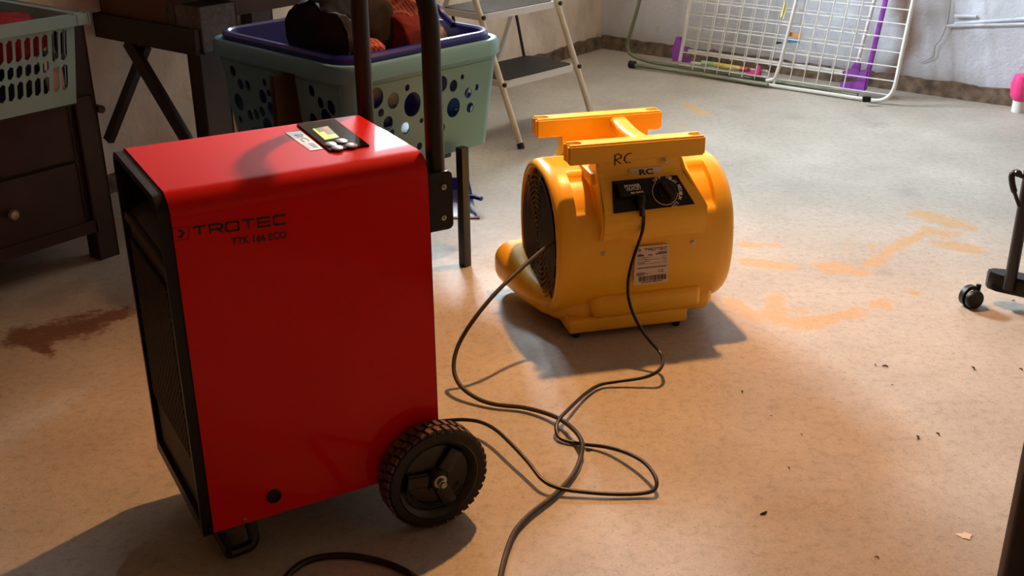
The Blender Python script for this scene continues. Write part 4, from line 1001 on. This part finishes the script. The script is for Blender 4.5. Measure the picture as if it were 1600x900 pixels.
def step(z, dep):
    p = lean(z); st_ = None
    mx = Matrix((s1, s2, UZ)).transposed().to_4x4(); mx.translation = loc(p)
    bm = bmesh.new(); ol = rrect(.012, SW - .012, -.012, dep, .03, 5); il = rrect(.016, SW - .016, -.008, dep - .004, .027, 5)
    loft(bm, [[(x, y, 0) for x, y in ol], [(x, y, -.026) for x, y in ol], [(x, y, -.026) for x, y in il], [(x, y, -.002) for x, y in il]], False, False); loft(bm, [[(x, y, 0) for x, y in ol], [(x, y, -.002) for x, y in ol]])
    for v in bm.verts: v.co = mx @ v.co
    st_ = obj('step', bm, m_white, stl)
    bm = bmesh.new(); ml = rrect(.020, SW - .020, -.002, dep - .010, .026, 5); loft(bm, [[mx @ Vector((x, y, .0004)) for x, y in ml], [mx @ Vector((x, y, .003)) for x, y in ml]]); obj('tread_mat', bm, m_treadmat, st_)
step(.25, .27); step(.50, .25)
for k in (.04, SW - .05):
    bm = bmesh.new(); a = loc(lean(.50) + s1 * k + s2 * .20 - UZ * .02); b_ = loc(lean(.25) + s1 * k + s2 * .25 - UZ * .0)
    bar(bm, a, b_, .014, .004, s1); obj('folding_strut', bm, m_blackmetal, stl)
for z in (.24, .49):
    for k in (0, 1):
        bm = bmesh.new(); lathe(bm, [(.009, 0), (.009, .008), (0, .012)], loc(lean(z) + s1 * (SW * k) - s2 * .012), -s2, 10); obj('rivet', bm, m_black, stl)

# ------------------------------------------------------------------ drying racks leaning on the right wall
OFF0, ZT = .33, 1.3
def DRp(d, s, back=0.0):     # d along wall, s height; back = distance behind the leaning plane
    return RW(d, OFF0 * (1 - s / ZT) - back, s)
rk = thing('drying_rack', 'white wire drying rack with purple plastic joints leaning on the right wall', 'drying rack', RW(1.2, .3, 0))
def rpart(name, fn, m, label=None, parent=None):
    bm = bmesh.new(); fn(bm); 
    for v in bm.verts: v.co -= rk.location
    return obj(name, bm, m, parent or rk, label=label)
TOPZ = 1.05
rpart('outer_frame', lambda b: tube(b, rounded([DRp(.690, .06), DRp(.690, TOPZ), DRp(1.786, TOPZ), DRp(1.786, .012), DRp(.68, .012)], .09, 8)[0:], .009, 12), m_white)
rpart('centre_tube', lambda b: (tube(b, rounded([DRp(1.17, .03), DRp(1.212, .04), DRp(1.225, .12), DRp(1.29, TOPZ)], .03), .008, 10), tube(b, [DRp(1.21, .015, .0), DRp(1.225, .12, .01), DRp(1.28, TOPZ, .01)], .006, 8)), m_white)
for k in range(16): z_ = .045 + .0605 * k; rpart('cross_wire', lambda b: tube(b, [DRp(.690, z_), DRp(1.786, z_)], .0027, 6), m_white)
for d_ in [.77 + .068 * k for k in range(7)] + [1.29 + .066 * k for k in range(5)]: rpart('upright_wire', lambda b: tube(b, [DRp(d_, .03 + .02 * (d_ > 1.23), -.004), DRp(d_ + .03, TOPZ, -.004)], .0024, 6), m_white)
for k in range(14): z_ = .115 + .0605 * k; rpart('rear_cross_wire', lambda b: tube(b, [DRp(.72, z_, .03), DRp(1.60, z_, .03)], .0022, 6), m_white)
for d_ in [.745 + .068 * k for k in range(7)] + [1.27 + .066 * k for k in range(5)]: rpart('rear_upright_wire', lambda b: tube(b, [DRp(d_, .09, .034), DRp(d_ + .01, TOPZ, .034)], .0020, 6), m_white)
rpart('rear_tube', lambda b: (tube(b, [PP(1075, 80, DRp(1, 0, .05), (N2 + UZ * OFF0 / ZT)), PP(1320, 115, DRp(1, 0, .05), (N2 + UZ * OFF0 / ZT))], .010, 10)), m_white)
rpart('rear_tube', lambda b: (tube(b, [PP(1338, 105, DRp(1, 0, .045), (N2 + UZ * OFF0 / ZT)), DRp(1.64, TOPZ, .045)], .009, 10)), m_white)
rpart('rear_tube', lambda b: (tube(b, [PP(1078, 98, DRp(1, 0, .04), (N2 + UZ * OFF0 / ZT)), PP(1200, 112, DRp(1, 0, .04), (N2 + UZ * OFF0 / ZT))], .008, 10)), m_white)
nn_ = (N2 + UZ * OFF0 / ZT)
rpt = lambda x, y, bk_=.04: PP(x, y, DRp(1, 0, bk_), nn_)
rpart('purple_leg', lambda b: bar(b, rpt(1350, 140, .03), DRp(1.675, TOPZ, .03), .022, .014, N2, .004), m_purple, 'flat purple leg')
def purp(b, pts, th=.02, bk_=.04):
    q_ = [rpt(x, y, bk_) for x, y in pts]; n_ = nn_.normalized(); loft(b, [q_, [p + n_ * th for p in q_]])
rpart('foot_joint', lambda b: purp(b, [(1315, 128), (1316, 138), (1352, 142), (1357, 112), (1346, 112), (1340, 128)]), m_purple)
rpart('corner_joint', lambda b: purp(b, [(1319, 112), (1319, 120), (1343, 122), (1346, 98), (1338, 98), (1332, 108)], .022, .05), m_purple)
rpart('corner_joint', lambda b: purp(b, [(1053, 78), (1054, 96), (1082, 99), (1080, 90), (1066, 88), (1076, 82), (1076, 74), (1066, 74), (1066, 58), (1060, 58)], .022, .05), m_purple)
rpart('end_cap', lambda b: purp(b, [(1168, 113), (1172, 118), (1190, 118), (1189, 103), (1184, 103), (1182, 110)], .02, .03), mat('pink_plastic', srgb(196, 60, 120), .45))
# green tube rack behind
gr_ = thing('clothes_airer', 'olive green tube frame of an airer lying behind the white drying rack', 'airer', RW(1.0, .3, 0))
def gpart(name, fn, m, label=None):
    bm = bmesh.new(); fn(bm)
    for v in bm.verts: v.co -= gr_.location
    return obj(name, bm, m, gr_, label=label)
gf = lambda x, y, bk_: PP(x, y, DRp(1, 0, bk_), nn_)
ga = [DRp(.43, TOPZ * .9, .0), PP(1000, 0, DRp(1, 0, .0), nn_), PZ(976, 82, .05), PZ(1010, 96, .02), PZ(1200, 126, .020), PZ(1340, 149, .020)]
gpart('tube_frame', lambda b: tube(b, rounded(ga, .08, 8), .0095, 12), m_olive)
gpart('lower_tube', lambda b: tube(b, [PZ(985, 101, .016), PZ(1075, 113, .016), PZ(1200, 133, .016)], .009, 12), m_olive)
gpart('end_cap', lambda b: lathe(b, [(0, 0), (.019, 0), (.019, .03), (0, .03)], PZ(984, 100, .02), N1, 14), m_black)
gpart('end_cap', lambda b: box(b, PZ(1354, 155, .03) - Vector((.018, .01, .012)), PZ(1354, 155, .03) + Vector((.018, .01, .012)), .004), m_black)
# peg, tag, price strip
pg = thing('clothes_peg', 'pale yellow clothes peg clipped on a wire of the drying rack', 'clothes peg', tuple(rpt(1225, 14, -.01)))
bm = bmesh.new(); pa = rpt(1226, 4, -.012) - pg.location; pb_ = rpt(1220, 27, -.012) - pg.location; pc_ = rpt(1223, 30, -.012) - pg.location
m_peg = mat('pale_yellow_plastic', srgb(222, 220, 150), .5); bar(bm, pa, pb_, .009, .006, N2, .001); obj('peg_half', bm, m_peg, pg)
bm = bmesh.new(); bar(bm, rpt(1229, 4, -.006) - pg.location, pc_ + nn_.normalized() * -.004, .007, .005, N2, .001); obj('peg_half', bm, m_peg, pg)
tg = thing('plastic_tag', 'orange and blue bird-shaped plastic tag behind the rack centre tube', 'tag', tuple(rpt(1242, 60, .012)))
def tpoly(name, pts, m, bk_=.012, th=.004, parent=tg):
    bm = bmesh.new(); q_ = [rpt(x, y, bk_) - parent.location for x, y in pts]; n_ = nn_.normalized(); loft(bm, [q_, [p + n_ * th for p in q_]]); return obj(name, bm, m, parent, smooth=False)
tpoly('orange_strip', [(1232, 50), (1232, 57), (1251, 59), (1252, 52)], mat('orange_plastic', srgb(196, 130, 60), .5))
tpoly('blue_shape', [(1231, 67), (1233, 61), (1238, 60), (1244, 62), (1251, 63), (1250, 68), (1240, 68), (1237, 71), (1235, 68)], mat('sky_blue_plastic', srgb(96, 160, 200), .5))
tpoly('black_clip', [(1212, 65), (1212, 69), (1222, 68), (1222, 66)], m_black)
ps = thing('printed_tube', 'green, yellow and red printed sleeve lying along the foot of the drying rack', 'packaging', tuple(rpt(1130, 104, .02)))
for nm, (x0, x1), colr in (('green_band', (1097, 1116), srgb(150, 190, 150)), ('yellow_band', (1116, 1157), srgb(200, 186, 90)), ('red_band', (1157, 1170), srgb(180, 70, 70))):
    bm = bmesh.new(); f_ = lambda x: rpt(x, 98 + (x - 1097) * .155, .028) - ps.location; tube(bm, [f_(x0), f_(x1)], .013, 12); obj(nm, bm, mat(nm, colr, .5), ps)

# ------------------------------------------------------------------ clothes rail stand at the right edge
CA = PZ(1521, 482, 0); cdv = Vector((.80, -.60, 0)).normalized(); PB_ = CA + cdv * .12 + Vector((.01, .045, 0))
rl_ = thing('clothes_rail', 'black clothes rail stand on castors at the right edge of the picture', 'clothes rail', tuple(CA))
def cpart(name, fn, m, parent=None, label=None):
    bm = bmesh.new(); fn(bm)
    for v in bm.verts: v.co -= CA
    return obj(name, bm, m, parent or rl_, label=label)
c0 = PZ(1550, 432, .075); c1 = c0 + cdv * .42
def beam(b):
    n_ = Vector((-cdv.y, cdv.x, 0)); hw = .028
    ol = [(-.005, -hw * .6), (.02, -hw), (.42, -hw), (.44, 0), (.42, hw), (.02, hw), (-.005, hw * .6), (-.014, 0)]
    mk = lambda z, s: [Vector((c0.x, c0.y, z)) + cdv * (x if x > .1 else x + (1 - s) * .02) + n_ * y * s for x, y in ol]
    loft(b, [mk(.045, .9), mk(.05, 1), mk(.085, 1), mk(.094, .88)])
cpart('foot_beam', beam, m_black)
def castor(p):
    w_ = cpart('castor', lambda b: (lathe(b, [(0, 0), (.024, 0), (.026, .003), (.026, .014), (.024, .017), (0, .017)], p + Vector((0, 0, .026)) + Vector((-.5, -.1, 0)).normalized() * .004, Vector((.35, -1, 0)), 24), tube(b, [p + Vector((.012, .012, .03)), p + Vector((.016, .016, .06))], .007, 8)), m_black)
    cpart('castor_hood', lambda b: lathe(b, [(.020, .0), (.030, .001), (.030, .016), (.020, .017)], p + Vector((-.004, .004, .029)), Vector((.35, -1, 0)) * -1, 24), m_blackmetal, w_)
castor(CA + Vector((0, .01, 0))); castor(CA + cdv * .40)
pbase = PZ(1579, 436, .09)
cpart('pole', lambda b: tube(b, [pbase - UZ * .03, pbase + UZ * 1.25], .0155, 16), m_blackmetal)
hk = [PP(x, y, pbase, (0, 1, 0)) for x, y in ((1600, 270), (1592, 272), (1584, 266), (1577, 270), (1577, 282), (1581, 298), (1588, 318))]
hkt = thing('hanger_hook', 'black curved lever hanging against the clothes rail pole', 'hook', tuple(hk[3]))
bm = bmesh.new(); tube(bm, smooth_path([p - hk[3] + Vector((0, -.018, 0)) for p in hk], 6), [.006] * 12 + [.008] * 18 + [.005] * 7, 10); obj('lever', bm, m_black, hkt)
bm = bmesh.new(); lathe(bm, [(0, 0), (.009, 0), (.009, .012), (0, .012)], hk[2] - hk[3] + Vector((0, -.018, 0)), (0, -1, 0), 14); obj('pivot', bm, m_blackmetal, hkt)
ph = PZ(1608, 240, 0); 
bm = bmesh.new(); q_ = PZ(1606, 300, 0.0); 
pk = thing('toy_stand', 'pink and white plastic object by the wall at the right edge', 'toy', tuple(RW(2.27, .10, 0)))
bm = bmesh.new(); lathe(bm, [(0, .05), (.03, .05), (.045, .07), (.05, .12), (.04, .16), (0, .17)], (0, 0, 0), UZ, 20); obj('pink_body', bm, mat('hot_pink_plastic', srgb(235, 60, 130), .4), pk)
bm = bmesh.new(); lathe(bm, [(0, 0), (.03, 0), (.03, .05), (0, .05)], (0, 0, 0), UZ, 20); obj('white_foot', bm, m_white, pk)
# ------------------------------------------------------------------ board close to the camera, bottom right
bp_ = PZ(1545, 985, 0)
cb = thing('cupboard_side', 'dark brown wooden cupboard side at the bottom right corner', 'cupboard', tuple(bp_))
bm = bmesh.new(); box(bm, (0, -.012, 0), (.5, .012, 1.0), .004, 3); obj('front_board', bm, m_wood, cb)
bm = bmesh.new(); box(bm, (.476, -.5, 0), (.5, -.012, 1.0), .003); obj('side_board', bm, m_wood, cb)

# ------------------------------------------------------------------ blue dustpan behind the black leg
dp = PZ(724, 340, 0); dpn = thing('dustpan', 'blue plastic dustpan with a brown edge on the floor behind the black table leg', 'dustpan', tuple(dp), -.1)
bm = bmesh.new()
loft(bm, [[(-.14, -.02, .0), (.05, -.005, .0)], [(-.13, .06, .012), (.03, .07, .012)], [(-.12, .14, .05), (.01, .14, .05)], [(-.12, .15, .09), (.0, .15, .09)]], False, False, closed=False)
r_ = bmesh.ops.solidify(bm, geom=list(bm.faces), thickness=.003); obj('pan', bm, m_blue, dpn)
bm = bmesh.new(); bar(bm, (-.14, -.02, .003), (.055, -.004, .003), .014, .005); obj('pan_lip', bm, m_wood2, dpn)
bm = bmesh.new(); tube(bm, [(-.02, .10, .04), (.03, .07, .05), (.055, .05, .05)], .008, 8); obj('handle', bm, m_blue, dpn)

# ------------------------------------------------------------------ litter on the floor
rnd = random.Random(11); m_crumb = mat('dark_crumb', srgb(40, 26, 16), .9)
LBL = ['longest dark splinter on the open floor left of the dark board', 'small dark splinter right beside the longest splinter', 'dark chip on the floor below the orange stains, larger of a pair', 'dark chip on the floor below the orange stains, smaller of a pair', 'dark bent splinter on the floor below the castor', 'dark splinter at the right edge of the picture below the castor', 'flat dark splinter on the brown floor right of the cable loop', 'dark crumb on the floor in front of the blower shadow', 'dark crumb on the floor halfway down, right of the cable loop', 'dark crumb near the bottom edge of the picture', 'dark crumb lying under the black rail foot', 'dark speck left of the blower lip', 'tiny speck below the pair of dark chips', 'tiny speck at the edge of the round floor stain', 'tiny speck right of the round floor stain', 'thin curled splinter lying against the crossing cables']
for i_, (x, y, s_) in enumerate(((1433, 684, .010), (1465, 679, .008), (1383, 573, .009), (1367, 571, .006), (1520, 576, .010), (1595, 578, .008), (1193, 802, .011), (1159, 613, .008), (1232, 732, .005), (1370, 872, .006), (1583, 470, .007), (762, 456, .004), (1394, 602, .004), (1205, 651, .004), (1252, 680, .004), (920, 704, .009))):
    p = PZ(x, y, 0); bm = bmesh.new(); a = rnd.uniform(0, math.pi); d_ = Vector((math.cos(a), math.sin(a), 0)) * s_ * .8
    tube(bm, [p - d_ + UZ * .0015, p + UZ * .003 + Vector((d_.y, -d_.x, 0)) * .3, p + d_ + UZ * .0015], [s_ * .12, s_ * .22, s_ * .1], 5)
    tag(obj('wood_splinter', bm, m_crumb), LBL[i_], 'debris', 'dark splinters scattered on the floor')
p = PZ(1508, 838, 0); bm = bmesh.new()
ol = [(.014 * math.cos(t_) * (1 + .3 * math.sin(3 * t_)), .011 * math.sin(t_) * (1 + .25 * math.cos(5 * t_))) for t_ in [2 * math.pi * k / 18 for k in range(18)]]
loft(bm, [[p + Vector((x, y, 0)) for x, y in ol], [p + Vector((x * .9, y * .9, .0015)) for x, y in ol]]); tag(obj('paint_flake', bm, mat('white_paint', srgb(232, 222, 206), .7)), 'pale flake of paint on the floor near the dark board', 'debris')
